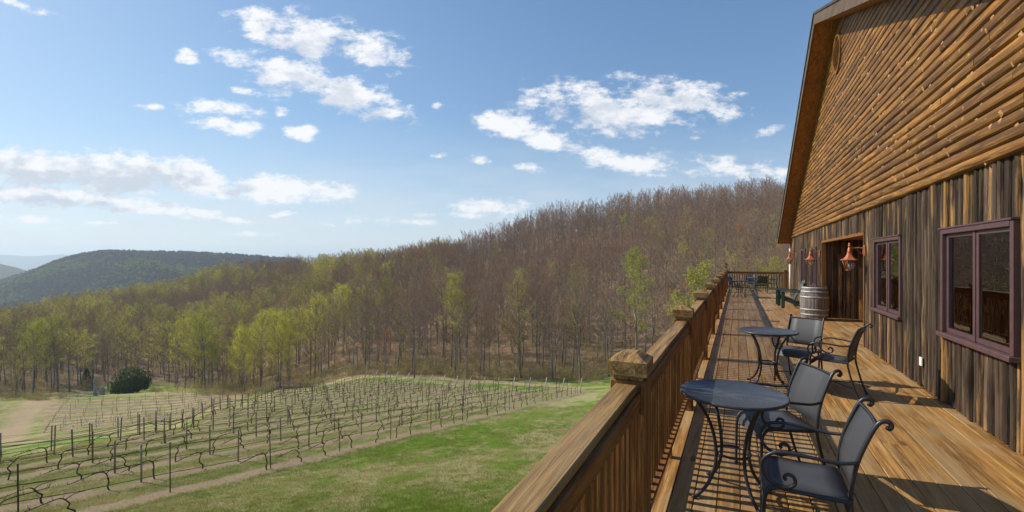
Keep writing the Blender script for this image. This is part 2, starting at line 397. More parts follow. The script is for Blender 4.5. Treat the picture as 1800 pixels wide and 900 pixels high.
M['vinebark'] = plain('vine_bark', (.075, .055, .043), .9, 0, .1, .4, 20)
M['postwood'] = bark('weathered_vineyard_post', (.17, .145, .12), (.36, .32, .27), 12)
M['palepost'] = bark('pale_end_post', (.36, .33, .29), (.52, .49, .44), 12)
M['steel'] = plain('rusty_steel_stake', (.055, .045, .042), .7, .3)
M['wire'] = plain('trellis_wire', (.07, .065, .06), .6, .5)
M['grass'] = leafmat('grass_blades', (.19, .25, .045), (.46, .39, .18), .35)
M['brush'] = leafmat('brush_twigs', (.24, .19, .11), (.40, .33, .17), .2)
# ------------------------------------------------------------------ deck
rnd = random.Random(7)
DX0, DY1 = -.70, 27.95
WX = 2.18                        # plane of the wall backing
ROOFY, APEX, SLOPE = 12.76, 7.20, .395
WY0, WY1 = 2.06, 23.46
REC0, REC1, RECZ, RECX = 10.6, 15.42, 2.17, 3.7
def build_deck():
    mb = MB(); pitch, w = .1445, .139
    def run(x0, x1, ya, yb):
        y = ya - rnd.uniform(0, 3.5)
        while y < yb:
            ln = rnd.choice((4.88, 6.1, 6.1)); a, b = max(y, ya), min(y + ln, yb)
            if b - a > .05:
                dz = rnd.uniform(-.0015, .0015)
                mb.box(x0, x1, a + .002, b - .002, -.032 + dz, dz, rnd.random(), bev=.0035)
            y += ln
    x = DX0
    while x < 2.14 - .02:
        run(x, x + w, -3, DY1); x += pitch
    while x < 6.5:
        if x + w < RECX: run(x, x + w, REC0 + .02, REC1 - .02)
        run(x, x + w, WY1 + .08, DY1); x += pitch
    tag(mb.build('deck', M['deck']), kind='structure')
    mb = MB()
    mb.box(DX0 - .002, DX0 + .045, -3, DY1, -.32, -.036, .3); mb.box(DX0, 6.5, DY1 - .05, DY1, -.32, -.04, .4)
    y = -2.9
    while y < DY1 - .1: mb.box(DX0 + .05, 2.1, y, y + .045, -.30, -.04, rnd.random()); y += .6
    for y in np.arange(-2.5, 28, 3.4):
        for xx in (-.5, ): mb.box(xx - .09, xx + .09, y, y + .18, -9, -.30, rnd.random())
    tag(mb.build('deck_frame', M['rail']), kind='structure')
build_deck()

# ------------------------------------------------------------------ railings
def post_at(parent, x, y, label=None):
    mb = MB(); h = .095
    mb.box(x - h, x + h, y - h, y + h, 0.001, .995, rnd.random(), bev=.006)
    p = mb.build('post', M['post'], parent)
    mb = MB()
    mb.box(x - h + .016, x + h - .016, y - h + .016, y + h - .016, .9955, 1.022, .4)
    c = .105; z0, z1, z2 = 1.0225, 1.098, 1.142; k = .036
    vs = [(x-c,y-c,z0),(x+c,y-c,z0),(x+c,y+c,z0),(x-c,y+c,z0),(x-c,y-c,z1),(x+c,y-c,z1),(x+c,y+c,z1),(x-c,y+c,z1),
          (x-k,y-k,z2),(x+k,y-k,z2),(x+k,y+k,z2),(x-k,y+k,z2)]
    fs = [(0,3,2,1),(0,1,5,4),(1,2,6,5),(2,3,7,6),(3,0,4,7),(4,5,9,8),(5,6,10,9),(6,7,11,10),(7,4,8,11),(8,9,10,11)]
    mb.add(vs, fs, rnd.random())
    mb.build('cap', M['raillog'], p)
    return p
def build_rails():
    t = empty('railing', (0, 0, 0)); tag(t, 'long brown stained wood deck railing above the vineyard slope', 'railing')
    ys = [-.2 + 2.8 * i for i in range(11)]; ys[-1] = 27.8
    px = -.538
    for y in ys[1:]: post_at(t, px, y)
    nb = 0; extra = MB()
    for i in range(10):
        a, b = ys[i] + .096, ys[i+1] - .096
        if i == 0: a = -.2
        mb = MB(); mb.box(-.602, -.484, a, b, .938, .977, rnd.random(), bev=.006); mb.build('handrail', M['raillog'], t)
        mb = MB(); mb.box(-.512, -.466, a, b, .852, .935, rnd.random(), bev=.005); mb.build('upper_rail', M['rail'], t)
        mb = MB(); mb.box(-.558, -.478, a, b, .100, .136, rnd.random(), bev=.004); mb.build('bottom_rail', M['rail'], t)
        if i > 0:
            for yy in (a + (b - a) / 2,):
                mb = MB(); mb.box(-.54, -.49, yy - .03, yy + .03, .001, .0995, rnd.random()); mb.build('support_block', M['post'], t)
        n = int((b - a) / .1045); st = (b - a) / n
        for j in range(n):
            y = a + st * (j + .5)
            if y < .7 and i == 0: continue
            mb = extra if nb >= 99 else MB()
            x0 = -.554 + rnd.uniform(-.001, .001); dy = rnd.uniform(-.003, .003)
            mb.box(x0, x0 + .040, y - .020 + dy, y + .020 + dy, .1365, .9375, rnd.random(), bev=.002)
            nb += 1
            if mb is not extra: mb.build('baluster', M['post'], t)
    o = extra.build('balusters', M['post'], t); o['kind'] = 'stuff'
    # railing across the far end
    t = empty('railing', (0, 0, 0)); tag(t, 'short wood railing closing off the far end of the deck', 'railing')
    y = 27.8; xs = [-.545, 2.28, 5.6]
    post_at(t, xs[1], y); post_at(t, xs[2], y)
    for i in range(2):
        a, b = xs[i] + .096, xs[i+1] - .096
        mb = MB(); mb.box(a, b, y - .06, y + .06, .938, .977, rnd.random(), bev=.006); mb.build('handrail', M['railx'], t)
        mb = MB(); mb.box(a, b, y - .075, y - .03, .852, .935, rnd.random()); mb.build('upper_rail', M['railx'], t)
        mb = MB(); mb.box(a, b, y - .07, y + .04, .088, .124, rnd.random()); mb.build('bottom_rail', M['railx'], t)
        n = int((b - a) / .125); st = (b - a) / n
        for j in range(n):
            x = a + st * (j + .5); mb = MB(); mb.box(x - .02, x + .02, y - .025, y + .02, .1245, .9375, rnd.random()); mb.build('baluster', M['post'], t)
    # small dark finial lantern on the far corner post
    t = empty('post_lantern', (-.545, 27.8, 1.143)); tag(t, 'small black lantern standing on the far corner post of the railing', 'lantern')
    mb = MB(); mb.lathe([(.07, 0), (.07, .02), (.055, .03), (.055, .05)], 6, smooth=False); mb.build('base', M['black'], t)
    mb = MB()
    for j in range(4):
        a = j * math.pi / 2 + .4; mb.tube([(.05*math.cos(a), .05*math.sin(a), .045), (.05*math.cos(a), .05*math.sin(a), .19)], .008, 4)
    mb.build('cage', M['black'], t)
    mb = MB(); mb.lathe([(.085, .185), (.03, .25), (.012, .29), (.018, .31), (.004, .33)], 6, smooth=False); mb.build('roof', M['black'], t)
build_rails()

# ------------------------------------------------------------------ the tasting-room building
WIN = [(5.40, 6.84), (8.40, 9.75), (16.2, 17.3), (18.65, 19.8)]; WZ0, WZ1 = .83, 1.94
B = empty('winery_building', (8, ROOFY, 0)); tag(B, 'rustic barn-like winery building clad in bark slabs and log siding', 'building')
def bbuild(mb, name, mat, parent=None):
    p = parent or B
    o = mb.build(name, mat, p)
    q = p; off = Vector((0, 0, 0))
    while q is not None: off += q.location; q = q.parent
    o.location = -off
    return o
def roofz(y): return APEX - (.437 if y > ROOFY else .395) * abs(y - ROOFY)
def slab(mb, a, b, z0, z1, bulge, tint, axis='Y', plane=WX, sgn=-1, jit=.006):
    prof = [(0, 0), (.03, .60), (.13, .88), (.34, 1), (.66, 1), (.87, .88), (.97, .60), (1, 0)]
    nz = max(2, int((z1 - z0) / .28) + 1); vs = []
    for k in range(nz):
        z = z0 + (z1 - z0) * k / (nz - 1)
        ja, jb, jc = rnd.uniform(-jit, jit), rnd.uniform(-jit, jit), rnd.uniform(.85, 1.1)
        for t, h in prof:
            s = (a + ja) * (1 - t) + (b + jb) * t; o = plane + sgn * bulge * h * jc
            vs.append((o, s, z) if axis == 'Y' else (s, o, z))
    n = len(prof); fs = []
    for k in range(nz - 1):
        for j in range(n - 1):
            q = (k*n + j, (k+1)*n + j, (k+1)*n + j + 1, k*n + j + 1)
            fs.append(q)
    fs.append(tuple(range(n))); fs.append(tuple((nz-1)*n + j for j in range(n - 1, -1, -1)))
    mb.add(vs, fs, tint)
def build_walls():
    mb = MB(); y = WY0
    holes = [(a - .058, b + .058, WZ0 - .055, WZ1 + .075) for a, b in WIN] + [(REC0, REC1, -1, RECZ)]
    edges = sorted([h[0] for h in holes] + [h[1] for h in holes] + [WY1])
    while y < WY1 - .02:
        w = rnd.choice((rnd.uniform(.065, .09), rnd.uniform(.08, .115)))
        nxt = min([e for e in edges if e > y + 1e-6]); yb = y + w
        if yb > nxt - .045: yb = nxt
        mid = (y + yb) / 2; segs = [(0.012, 2.57)]
        for h in holes:
            if h[0] < mid < h[1]: segs = [s for s in ((0.012, h[2] - .001), (h[3] + .001, 2.57)) if s[1] - s[0] > .1]
        tt = rnd.random()
        for (z0, z1) in segs:
            slab(mb, y + .003, yb - rnd.uniform(.010, .024), z0 + (rnd.uniform(0, .012) if z0 < .1 else 0), z1, rnd.uniform(.040, .072), rnd.random() if rnd.random() < .5 else tt)
        y = yb
    bbuild(mb, 'slab_wall', M['slab'])
    # backing sheet with the real openings
    mb = MB(); ye = [WY0] ; yy = WY0
    for a, b in sorted([(a, b) for a, b in WIN] + [(REC0, REC1)]):
        mb.box(WX, WX + .06, yy, a, -.04, 2.62)
        if (a, b) == (REC0, REC1): mb.box(WX, WX + .06, a, b, RECZ + .001, 2.62)
        else: mb.box(WX, WX + .06, a, b, -.04, WZ0); mb.box(WX, WX + .06, a, b, WZ1, 2.62)
        yy = b
    mb.box(WX, WX + .06, yy, WY1, -.04, 2.62)
    bbuild(mb, 'backing_wall', M['dark'])
    # gable sheet
    mb = MB(); x0, x1 = 2.125, 2.22
    zt = lambda y: roofz(y)
    P = [(WY0, 2.56), (WY1, 2.56), (WY1, zt(WY1)), (ROOFY, APEX), (WY0, zt(WY0))]
    vs = [(x0, a, b) for a, b in P] + [(x1, a, b) for a, b in P]
    mb.add(vs, [(0, 1, 2, 3, 4), (9, 8, 7, 6, 5)] + [(i, (i+1) % 5 + 0, (i+1) % 5 + 5, i + 5) for i in range(5)])
    bbuild(mb, 'gable_wall', M['dark'])
    # horizontal half-log siding, course by course, each course of butted logs
    mb = MB(); pit = .122; z = 2.548; prof = [(0, .0), (.04, .5), (.16, .86), (.38, 1), (.62, 1), (.84, .86), (.96, .5), (1, 0)]
    n = len(prof); knots = MB()
    while z < APEX - .1:
        dy = (APEX - z - pit * .1) / SLOPE; dyb = (APEX - z - pit * .1) / .437
        ya, yb = max(WY0, ROOFY - dy), min(WY1 + .02, ROOFY + dyb)
        y = ya; st = rnd.uniform(1, 4)
        while y < yb - 1e-4:
            ye_ = min(y + st, yb); st = rnd.choice((3.6, 4.8, 4.8))
            k = max(2, int((ye_ - y) / .35) + 1); vs = []; tt = rnd.random()
            first = z < 2.6
            for i in range(k):
                s = y + (ye_ - y) * i / (k - 1); j1, j2, j3 = rnd.uniform(-.002, .002), rnd.uniform(-.002, .002), rnd.uniform(.88, 1.08)
                for t, h in prof:
                    zz = z + j1 + (pit - .004 + j2 - j1) * t
                    zz = min(zz, roofz(s) + .01)
                    vs.append((x0 + .002 - (.060 if first else .048) * h * j3, s, zz))
            fs = [(i*n + j, (i+1)*n + j, (i+1)*n + j + 1, i*n + j + 1) for i in range(k - 1) for j in range(n - 1)]
            fs.append(tuple(range(n))); fs.append(tuple((k-1)*n + j for j in range(n - 1, -1, -1)))
            mb.add(vs, fs, tt)
            yy = y + rnd.uniform(.1, .6)
            while yy < ye_:
                t = rnd.uniform(.25, .8); zz = z + pit * t
                if zz < roofz(yy) - .1:
                    c = Vector((x0 + .002 - .047, yy, zz)); a = rnd.uniform(.011, .030); hh = rnd.uniform(.5, 1.0)
                    nn = 7; vv = [c + Vector((-.011 * hh, 0, a * .2))] + [c + Vector((.012, a * rnd.uniform(.7, 1.3) * math.cos(q*6.283/nn), a * 1.5 * math.sin(q*6.283/nn))) for q in range(nn)]
                    knots.add(vv, [(0, 1 + (q+1) % nn, 1 + q) for q in range(nn)], rnd.random(), 1)
                yy += rnd.choice((rnd.uniform(.06, .2), rnd.uniform(.2, .9)))
            y = ye_ + .003
        z += pit
    kv = np.concatenate(knots.v); mb.add(kv, knots.f, .5, 1)
    mb.t[-len(knots.f):] = knots.t
    bbuild(mb, 'log_siding', [M['siding'], plain('knots_painted_highlight', (.40, .22, .09), .6, 0, .3, .3, 30)])  # knot bumps get a pale colour that paints in their sunlit highlights
    # hidden mass: end walls, back wall, floor and base down the slope
    mb = MB(); mb.box(2.23, 13.5, WY0 + .02, WY0 + .2, -8, 2.97, .3); mb.box(2.23, 13.5, WY1 - .2, WY1 - .02, -8, 2.53, .3); mb.box(13.3, 13.48, WY0 + .2, WY1 - .2, -8, 2.6, .3)
    bbuild(mb, 'outer_wall', M['slab'])
    mb = MB(); mb.box(2.23, 13.2, WY0 + .21, WY1 - .21, -.3, -.04, .3); mb.box(2.28, 2.4, WY0 + .21, WY1 - .21, -8, -.31, .3)
    bbuild(mb, 'floor_slab', M['deck'])
    mb = MB(); mb.box(2.235, 2.26, 5.1, 7.1, WZ0 - .12, WZ0 - .08, .3); mb.box(2.235, 2.34, 5.34, 6.9, WZ0 - .03, WZ0 - .005, .3); mb.box(2.235, 2.34, 8.33, 9.81, WZ0 - .03, WZ0 - .005, .3)
    mb.box(2.23, 13.2, WY0 + .21, REC0 - .2, 2.62, 2.66, .4); mb.box(6.5, 6.6, WY0 + .21, REC0 - .2, 0, 2.61, .4)
    bbuild(mb, 'interior', M['siding'])
build_walls()
def build_recess():
    mb = MB(); x = WX + .065
    while x < RECX - .02:
        w = rnd.uniform(.10, .15); slab(mb, x + .004, min(x + w, RECX), .012, RECZ - .002, rnd.uniform(.012, .03), rnd.random(), 'X', REC1, -1)
        slab(mb, min(x + w, RECX), x + .004, .012, RECZ - .002, .02, rnd.random(), 'X', REC0, 1)
        x += w + rnd.uniform(.004, .03)
    bbuild(mb, 'porch_boards', M['slab'])
    mb = MB(); mb.box(WX + .061, RECX + .1, REC1 + .001, REC1 + .06, -.04, RECZ + .3); mb.box(WX + .061, RECX + .1, REC0 - .06, REC0 - .001, -.04, RECZ + .3)
    mb.box(WX + .061, RECX + .1, REC0, REC1, RECZ + .002, RECZ + .05); mb.box(RECX + .001, RECX + .08, REC0 + .001, REC1 - .001, 0.0, RECZ)
    bbuild(mb, 'porch_lining', M['soffit'])
    mb = MB(); mb.box(WX - .05, WX + .06, REC0 - .002, REC0 + .05, .002, RECZ, .2); mb.box(WX - .05, WX + .06, REC1 - .05, REC1 + .002, .002, RECZ, .7)
    mb.box(WX - .05, WX + .06, REC0 + .052, REC1 - .052, RECZ - .06, RECZ + .003, .5)
    bbuild(mb, 'porch_trim', M['post'])
    d = MB(); 
    for a, b in ((12.0, 12.95), (13.0, 13.95)):
        d.box(RECX - .05, RECX - .004, a, a + .1, .02, 2.05, .3); d.box(RECX - .05, RECX - .004, b - .1, b, .02, 2.05, .3)
        d.box(RECX - .05, RECX - .004, a + .101, b - .101, .02, .25, .3); d.box(RECX - .05, RECX - .004, a + .101, b - .101, 1.93, 2.05, .3)
    do = bbuild(d, 'door', M['purple'])
    p = MB()
    for a, b in ((12.0, 12.95), (13.0, 13.95)): p.box(RECX - .03, RECX - .02, a + .101, b - .101, .251, 1.929)
    pm, pnt, pb, _ = new_mat('door_glass'); pb.inputs['Base Color'].default_value = (.01, .01, .012, 1); pb.inputs['Roughness'].default_value = .05
    o = p.build('pane', pm, do)
    h = MB(); h.tube([(RECX - .07, 12.9, .95), (RECX - .07, 12.9, 1.15)], .012); o = h.build('handle', M['hoop'], do)
build_recess()
def build_window(y0, y1):
    w = .055; z0, z1 = WZ0, WZ1; mid = (y0 + y1) / 2; xo = WX - .085
    mb = MB()
    mb.box(xo, WX + .05, y0 - w, y0, z0 - .002, z1 + w, .3, bev=.004); mb.box(xo, WX + .05, y1, y1 + w, z0 - .002, z1 + w, .6, bev=.004)
    mb.box(xo - .006, WX + .05, y0 + .001, y1 - .001, z1, z1 + w, .5, bev=.004); mb.box(xo + .02, WX + .03, mid - .022, mid + .022, z0 + .002, z1 - .002, .5, bev=.004)
    mb.box(xo - .016, WX + .02, y0 - w - .01, y1 + w + .01, z1 + w + .001, z1 + w + .018, .4)
    win = bbuild(mb, 'window', M['purple'])
    mb = MB(); mb.box(xo - .035, WX + .06, y0 - w - .015, y1 + w + .015, z0 - .052, z0 - .003, .5, bev=.006); mb.build('sill', M['purple'], win)
    for a, b, dx in ((y0 + .003, mid - .023, .03), (mid + .023, y1 - .003, .038)):
        mb = MB(); s = .040; X0, X1 = xo + dx, xo + dx + .035
        mb.box(X0, X1, a, a + s, z0 + .003, z1 - .003, .4, bev=.006); mb.box(X0, X1, b - s, b, z0 + .003, z1 - .003, .4, bev=.006)
        mb.box(X0, X1, a + s, b - s, z0 + .003, z0 + s + .01, .4); mb.box(X0, X1, a + s, b - s, z1 - s, z1 - .003, .4)
        mb.build('frame', M['purple'], win)
        mb = MB(); mb.box(X0 + .016, X0 + .020, a + s - .004, b - s + .004, z0 + s, z1 - s + .006); mb.build('pane', M['glass'], win)
    return win
for a, b in WIN: build_window(a, b)
def build_roof():
    sl = math.hypot(1, SLOPE)
    for sg, ylim in ((1, 11.05), (-1, 11.05)):
        mb = MB(); d = 0
        while d < ylim - .01:
            e = min(d + 2.2, ylim); a, b = ROOFY + sg * (d + .004), ROOFY + sg * (e - .004)
            mb.add([(1.664, a, roofz(a)), (2.18, a, roofz(a)), (2.18, b, roofz(b)), (1.664, b, roofz(b)),
                    (1.664, a, roofz(a) + .02), (2.18, a, roofz(a) + .02), (2.18, b, roofz(b) + .02), (1.664, b, roofz(b) + .02)],
                   [(0,3,2,1),(4,5,6,7),(0,1,5,4),(1,2,6,5),(2,3,7,6),(3,0,4,7)], rnd.random())
            d = e
        bbuild(mb, 'soffit', M['soffit'])
        for nm, x0, x1, zb, zt_, mat in (('fascia', 1.624, 1.662, -.02, .215, M['fascia']), ('roof', 1.60, 13.8, .218, .27, M['shingle']), ('roof_deck', 1.663, 13.7, .021, .216, M['dark'])):
            mb = MB(); a, b = ROOFY, ROOFY + sg * (ylim + (.03 if nm != 'roof_deck' else 0))
            mb.add([(x0, a, roofz(a) + zb), (x1, a, roofz(a) + zb), (x1, b, roofz(b) + zb), (x0, b, roofz(b) + zb),
                    (x0, a, roofz(a) + zt_), (x1, a, roofz(a) + zt_), (x1, b, roofz(b) + zt_), (x0, b, roofz(b) + zt_)],
                   [(0,3,2,1),(4,5,6,7),(0,1,5,4),(1,2,6,5),(2,3,7,6),(3,0,4,7)], rnd.random())
            bbuild(mb, nm, mat)
        b = ROOFY + sg * ylim; mb = MB(); y0, y1 = sorted((b + sg * .002, b + sg * .03)); mb.box(1.663, 13.7, y0, y1, roofz(b) - .03, roofz(b) + .2, .4); bbuild(mb, 'fascia', M['soffit'])
    # round louvred vent
    c = (2.075, ROOFY, 6.40); r = .44; mb = MB(); n = 40
    for rr, x0, x1 in ((r, -.03, .03),):
        vs = []
        for j in range(n):
            a = 2*math.pi*j/n
            for (q, xx) in ((r, .03), (r, -.03), (r - .06, -.03), (r - .06, .03)): vs.append((c[0] + xx, c[1] + q*math.cos(a), c[2] + q*math.sin(a)))
        fs = [(j*4 + k, ((j+1) % n)*4 + k, ((j+1) % n)*4 + (k+1) % 4, j*4 + (k+1) % 4) for j in range(n) for k in range(4)]
        mb.add(vs, fs)
    v = bbuild(mb, 'vent', M['siding'])
    mb = MB(); z = -r + .1
    while z < r - .08:
        hw = math.sqrt(max(0, (r - .055)**2 - z*z)); mb.add([(c[0]-.02, c[1]-hw, c[2]+z-.025), (c[0]-.02, c[1]+hw, c[2]+z-.025), (c[0]+.03, c[1]+hw, c[2]+z+.03), (c[0]+.03, c[1]-hw, c[2]+z+.03),
            (c[0]-.02, c[1]-hw, c[2]+z-.037), (c[0]-.02, c[1]+hw, c[2]+z-.037), (c[0]+.03, c[1]+hw, c[2]+z+.018), (c[0]+.03, c[1]-hw, c[2]+z+.018)],
            [(0,1,2,3),(7,6,5,4),(0,4,5,1),(3,2,6,7),(0,3,7,4),(1,5,6,2)]); z += .07
    mb.build('louvre', M['siding'], v)
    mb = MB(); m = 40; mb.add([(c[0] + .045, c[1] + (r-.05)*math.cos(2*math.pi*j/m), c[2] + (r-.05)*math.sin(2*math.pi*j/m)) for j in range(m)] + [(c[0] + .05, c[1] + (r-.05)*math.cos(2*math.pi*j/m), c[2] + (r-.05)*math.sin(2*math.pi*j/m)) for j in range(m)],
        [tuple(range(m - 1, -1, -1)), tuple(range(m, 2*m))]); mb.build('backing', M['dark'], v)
    mb = MB(); mb.tube([(2.10, WY1 + .16, 1.46), (2.10, WY1 + .16, .03)], .035, 10); mb.tube([(2.10, WY1 + .16, 2.3), (2.10, WY1 + .16, 1.461)], .035, 10); bbuild(mb, 'downspout', M['white'])
    mb = MB(); mb.box(2.10, 2.118, 7.51, 7.59, .29, .40, bev=.004); bbuild(mb, 'outlet_cover', M['white'])
    mb = MB(); mb.box(2.11, 2.24, WY1 + .002, WY1 + .09, .002, 2.4, .3, bev=.01); bbuild(mb, 'corner_board', M['post'])
build_roof()

# ------------------------------------------------------------------ wall lanterns
def make_lantern(y, label):
    t = empty('wall_lantern', (2.118, y, 1.815)); tag(t, label, 'wall lantern', 'copper lanterns along the wall')
    mb = MB(); mb.box(-.022, .0, -.035, .035, -.10, .10, .5, bev=.008); mb.box(-.034, -.0225, -.022, .022, -.07, .07, .5, bev=.005); mb.build('wall_plate', M['copper'], t)
    mb = MB(); cx = -.235
    mb.tube(smooth_path([(-.03, 0, .035), (-.08, 0, .05), (-.16, 0, .048), (cx, 0, .05)], 4), .014, 8)
    mb.tube(smooth_path([(-.03, 0, -.04), (-.06, 0, -.055), (-.10, 0, -.02), (-.12, 0, .02), (-.15, 0, .045)], 4), .006, 6)
    mb.build('arm', M['copper'], t)
    mb = MB(); mb.lathe([(.008, .145), (.020, .130), (.012, .115), (.024, .100), (.026, .085), (.014, .070), (.022, .050), (.028, .03), (.034, .01), (.030, -.01), (.04, -.02)][::-1], 12, (cx, 0, 0)); mb.build('finial', M['copper'], t)
    mb = MB(); mb.lathe([(.145, -.180), (.145, -.172), (.102, -.152), (.066, -.115), (.045, -.075), (.038, -.04), (.046, -.030), (.032, -.018)], 6, (cx, 0, 0), smooth=False); mb.build('lamp_shade', M['copper'], t)
    mb = MB()
    for j in range(6):
        a = j * math.pi / 3; ca, sa = math.cos(a), math.sin(a)
        mb.tube([(cx + .112*ca, .112*sa, -.181), (cx + .055*ca, .055*sa, -.365)], .007, 5)
        a2 = a + math.pi / 3
        mb.tube([(cx + .055*ca, .055*sa, -.365), (cx + .055*math.cos(a2), .055*math.sin(a2), -.365)], .008, 5)
    mb.lathe([(.05, -.372), (.05, -.362), (.0, -.362)], 6, (cx, 0, 0), smooth=False); mb.build('cage', M['copper'], t)
    mb = MB(); mb.lathe([(.050, -.36), (.107, -.182)], 6, (cx, 0, 0), smooth=False); mb.f = mb.f[:-2]; mb.t = mb.t[:-2]; mb.m = mb.m[:-2]; mb.smooth = mb.smooth[:-2]; mb.build('glass', M['lglass'], t)
    mb = MB(); mb.lathe([(.012, -.35), (.012, -.30), (.022, -.285), (.024, -.265), (.012, -.235), (.003, -.225)], 10, (cx, 0, 0)); mb.build('bulb', M['white'], t)
make_lantern(10.44, 'copper lantern on the near side of the porch opening, largest of three')
make_lantern(15.52, 'copper lantern on the far side of the porch opening above the barrel')
make_lantern(21.35, 'copper lantern nearest the far corner of the building, smallest of three')

# ------------------------------------------------------------------ patio chairs and tables
def sheet(mb, prof, w, th=.004):
    vs = []; k = len(prof); P = [Vector((0, a, b)) for a, b in prof]
    for i, p in enumerate(P):
        t = (P[min(i+1, k-1)] - P[max(i-1, 0)]).normalized(); nn = Vector((0, -t.z, t.y)) * th
        for x in (-w, -w * .5, 0, w * .5, w):
            sag = .006 * (1 - (x / w) ** 2); q = p + nn * (-1.0) * (sag / th); vs += [(x, q.y, q.z), (x, q.y - nn.y, q.z - nn.z)]
    fs = []
    for i in range(k - 1):
        for j in range(4):
            a, b, c, d = (i*5 + j)*2, (i*5 + j + 1)*2, ((i+1)*5 + j + 1)*2, ((i+1)*5 + j)*2
            fs += [(a, b, c, d), (d+1, c+1, b+1, a+1)]
        for j in (0, 4):
            a, d = (i*5 + j)*2, ((i+1)*5 + j)*2; fs.append((a, d, d+1, a+1))
    for i in (0, k - 1):
        for j in range(4): a, b = (i*5 + j)*2, (i*5 + j + 1)*2; fs.append((a, a+1, b+1, b))
    mb.add(vs, fs, .5, 0, True)
def make_chair():
    t = empty('patio_chair'); bk = M['black']
    for s in (-1, 1):
        mb = MB(); mb.tube(smooth_path([(s*.225, .335, 0), (s*.228, .270, .18), (s*.232, .215, .38), (s*.232, .208, .46)], 4), .0125, 8)
        mb.lathe([(.017, 0), (.017, .02)], 8, (s*.225, .335, 0)); mb.build('leg', bk, t)
        mb = MB(); mb.tube(smooth_path([(s*.235, -.250, 0), (s*.235, -.246, .20), (s*.235, -.240, .36), (s*.233, -.215, .42), (s*.232, -.165, .445), (s*.232, -.05, .442), (s*.232, .10, .440), (s*.232, .208, .445)], 4), .0125, 8)
        mb.lathe([(.017, 0), (.017, .02)], 8, (s*.235, -.250, 0)); mb.build('leg', bk, t)
        mb = MB(); mb.tube(smooth_path([(s*.232, .208, .46), (s*.232, .215, .55), (s*.232, .245, .68), (s*.232, .292, .80), (s*.232, .325, .868), (s*.232, .350, .896), (s*.232, .380, .902), (s*.232, .397, .884), (s*.232, .388, .866), (s*.232, .374, .872)], 5), .0125, 8); mb.build('back_post', bk, t)
        mb = MB(); mb.tube(smooth_path([(s*.236, .238, .662), (s*.262, .14, .652), (s*.275, .02, .662), (s*.278, -.10, .668), (s*.278, -.19, .655), (s*.274, -.245, .610), (s*.268, -.255, .555), (s*.262, -.225, .500), (s*.258, -.170, .468), (s*.256, -.112, .466), (s*.256, -.075, .492), (s*.256, -.080, .528), (s*.256, -.112, .540), (s*.256, -.132, .522), (s*.256, -.122, .506)], 5), .0105, 8); mb.build('arm', bk, t)
    mb = MB(); mb.tube([(-.232, .208, .45), (.232, .208, .45)], .010, 6); mb.tube([(-.235, -.235, .375), (.235, -.235, .375)], .009, 6)
    mb.tube(smooth_path([(-.232, .330, .868), (0, .342, .872), (.232, .330, .868)], 4), .010, 6); mb.build('seat_frame', bk, t)
    mb = MB(); mb.tube([(-.233, -.248, .13), (.228, .290, .13)], .006, 6); mb.tube([(.233, -.248, .142), (-.228, .290, .142)], .006, 6); mb.build('stretcher', bk, t)
    mb = MB(); sheet(mb, [(.208, .452), (.10, .447), (-.02, .444), (-.12, .447), (-.18, .450), (-.218, .434), (-.244, .395), (-.248, .365)], .222); mb.build('seat', M['sling'], t)
    mb = MB(); sheet(mb, [(.211, .495), (.218, .57), (.240, .66), (.272, .74), (.305, .81), (.332, .862), (.345, .878)], .222); mb.build('backrest', M['sling'], t)
    return t
chair0 = make_chair(); used = []
def place_chair(x, y, fx, fy, label):
    o = chair0 if not used else copy_tree(chair0); used.append(o)
    o.location = (x, y, 0); o.rotation_euler = (0, 0, math.atan2(fx, -fy)); o.scale = (.90, .86, .95)
    tag(o, label, 'patio chair', 'black patio chairs on the deck')
place_chair(.345, 3.05, -1, .03, 'black sling patio chair at the near table, closest to the camera')
place_chair(.270, 4.03, -.92, -.38, 'black sling patio chair tucked behind the near table, facing the railing')
place_chair(.745, 7.28, -.42, -.88, 'black sling patio chair facing the camera at the second round table')
place_chair(1.08, 6.86, -.93, .36, 'black sling patio chair pulled back beside the window wall')
place_chair(.52, 21.9, -.96, .1, 'black patio chair standing out in the sun nearest of the far group')
place_chair(-.08, 23.1, .9, -.3, 'black patio chair in the far corner beside the left railing')
place_chair(.62, 26.9, 0, -1, 'black patio chair behind the farthest table, back to the end railing')
place_chair(1.06, 25.05, -.1, 1, 'black patio chair at the farthest table with its dark back to the camera')
place_chair(1.58, 26.25, -1, .1, 'black patio chair right of the farthest table, side on, backrest sunlit')
def make_table():
    t = empty('bistro_table')
    mb = MB(); mb.lathe([(.372, .700), (.380, .704), (.383, .712), (.380, .721), (.370, .7225), (.362, .7185), (.0, .7185)], 64); mb.build('table_top', M['tabletop'], t)
    for j in range(4):
        a = j * math.pi / 2 + .62; c, s = math.cos(a), math.sin(a)
        mb = MB(); mb.tube(smooth_path([(r*c, r*s, z) for r, z in ((.325, .70), (.27, .645), (.20, .54), (.155, .42), (.138, .30), (.155, .19), (.215, .085), (.30, .018), (.335, .012))], 4), .0125, 8); mb.build('leg', M['black'], t)
    mb = MB(); k = 28; mb.tube([(.125*math.cos(2*math.pi*i/k), .125*math.sin(2*math.pi*i/k), .30) for i in range(k + 1)], .009, 8)
    k = 24; mb.tube([(.31*math.cos(2*math.pi*i/k), .31*math.sin(2*math.pi*i/k), .692) for i in range(k + 1)], .008, 6); mb.build('ring', M['black'], t)
    return t
tb = make_table(); tl = ['round black metal table nearest the camera, half in railing shadow', 'round black metal table second from the camera beside two chairs', 'round black table nearest of the two in the far deck corner', 'farthest round black table near the end railing']
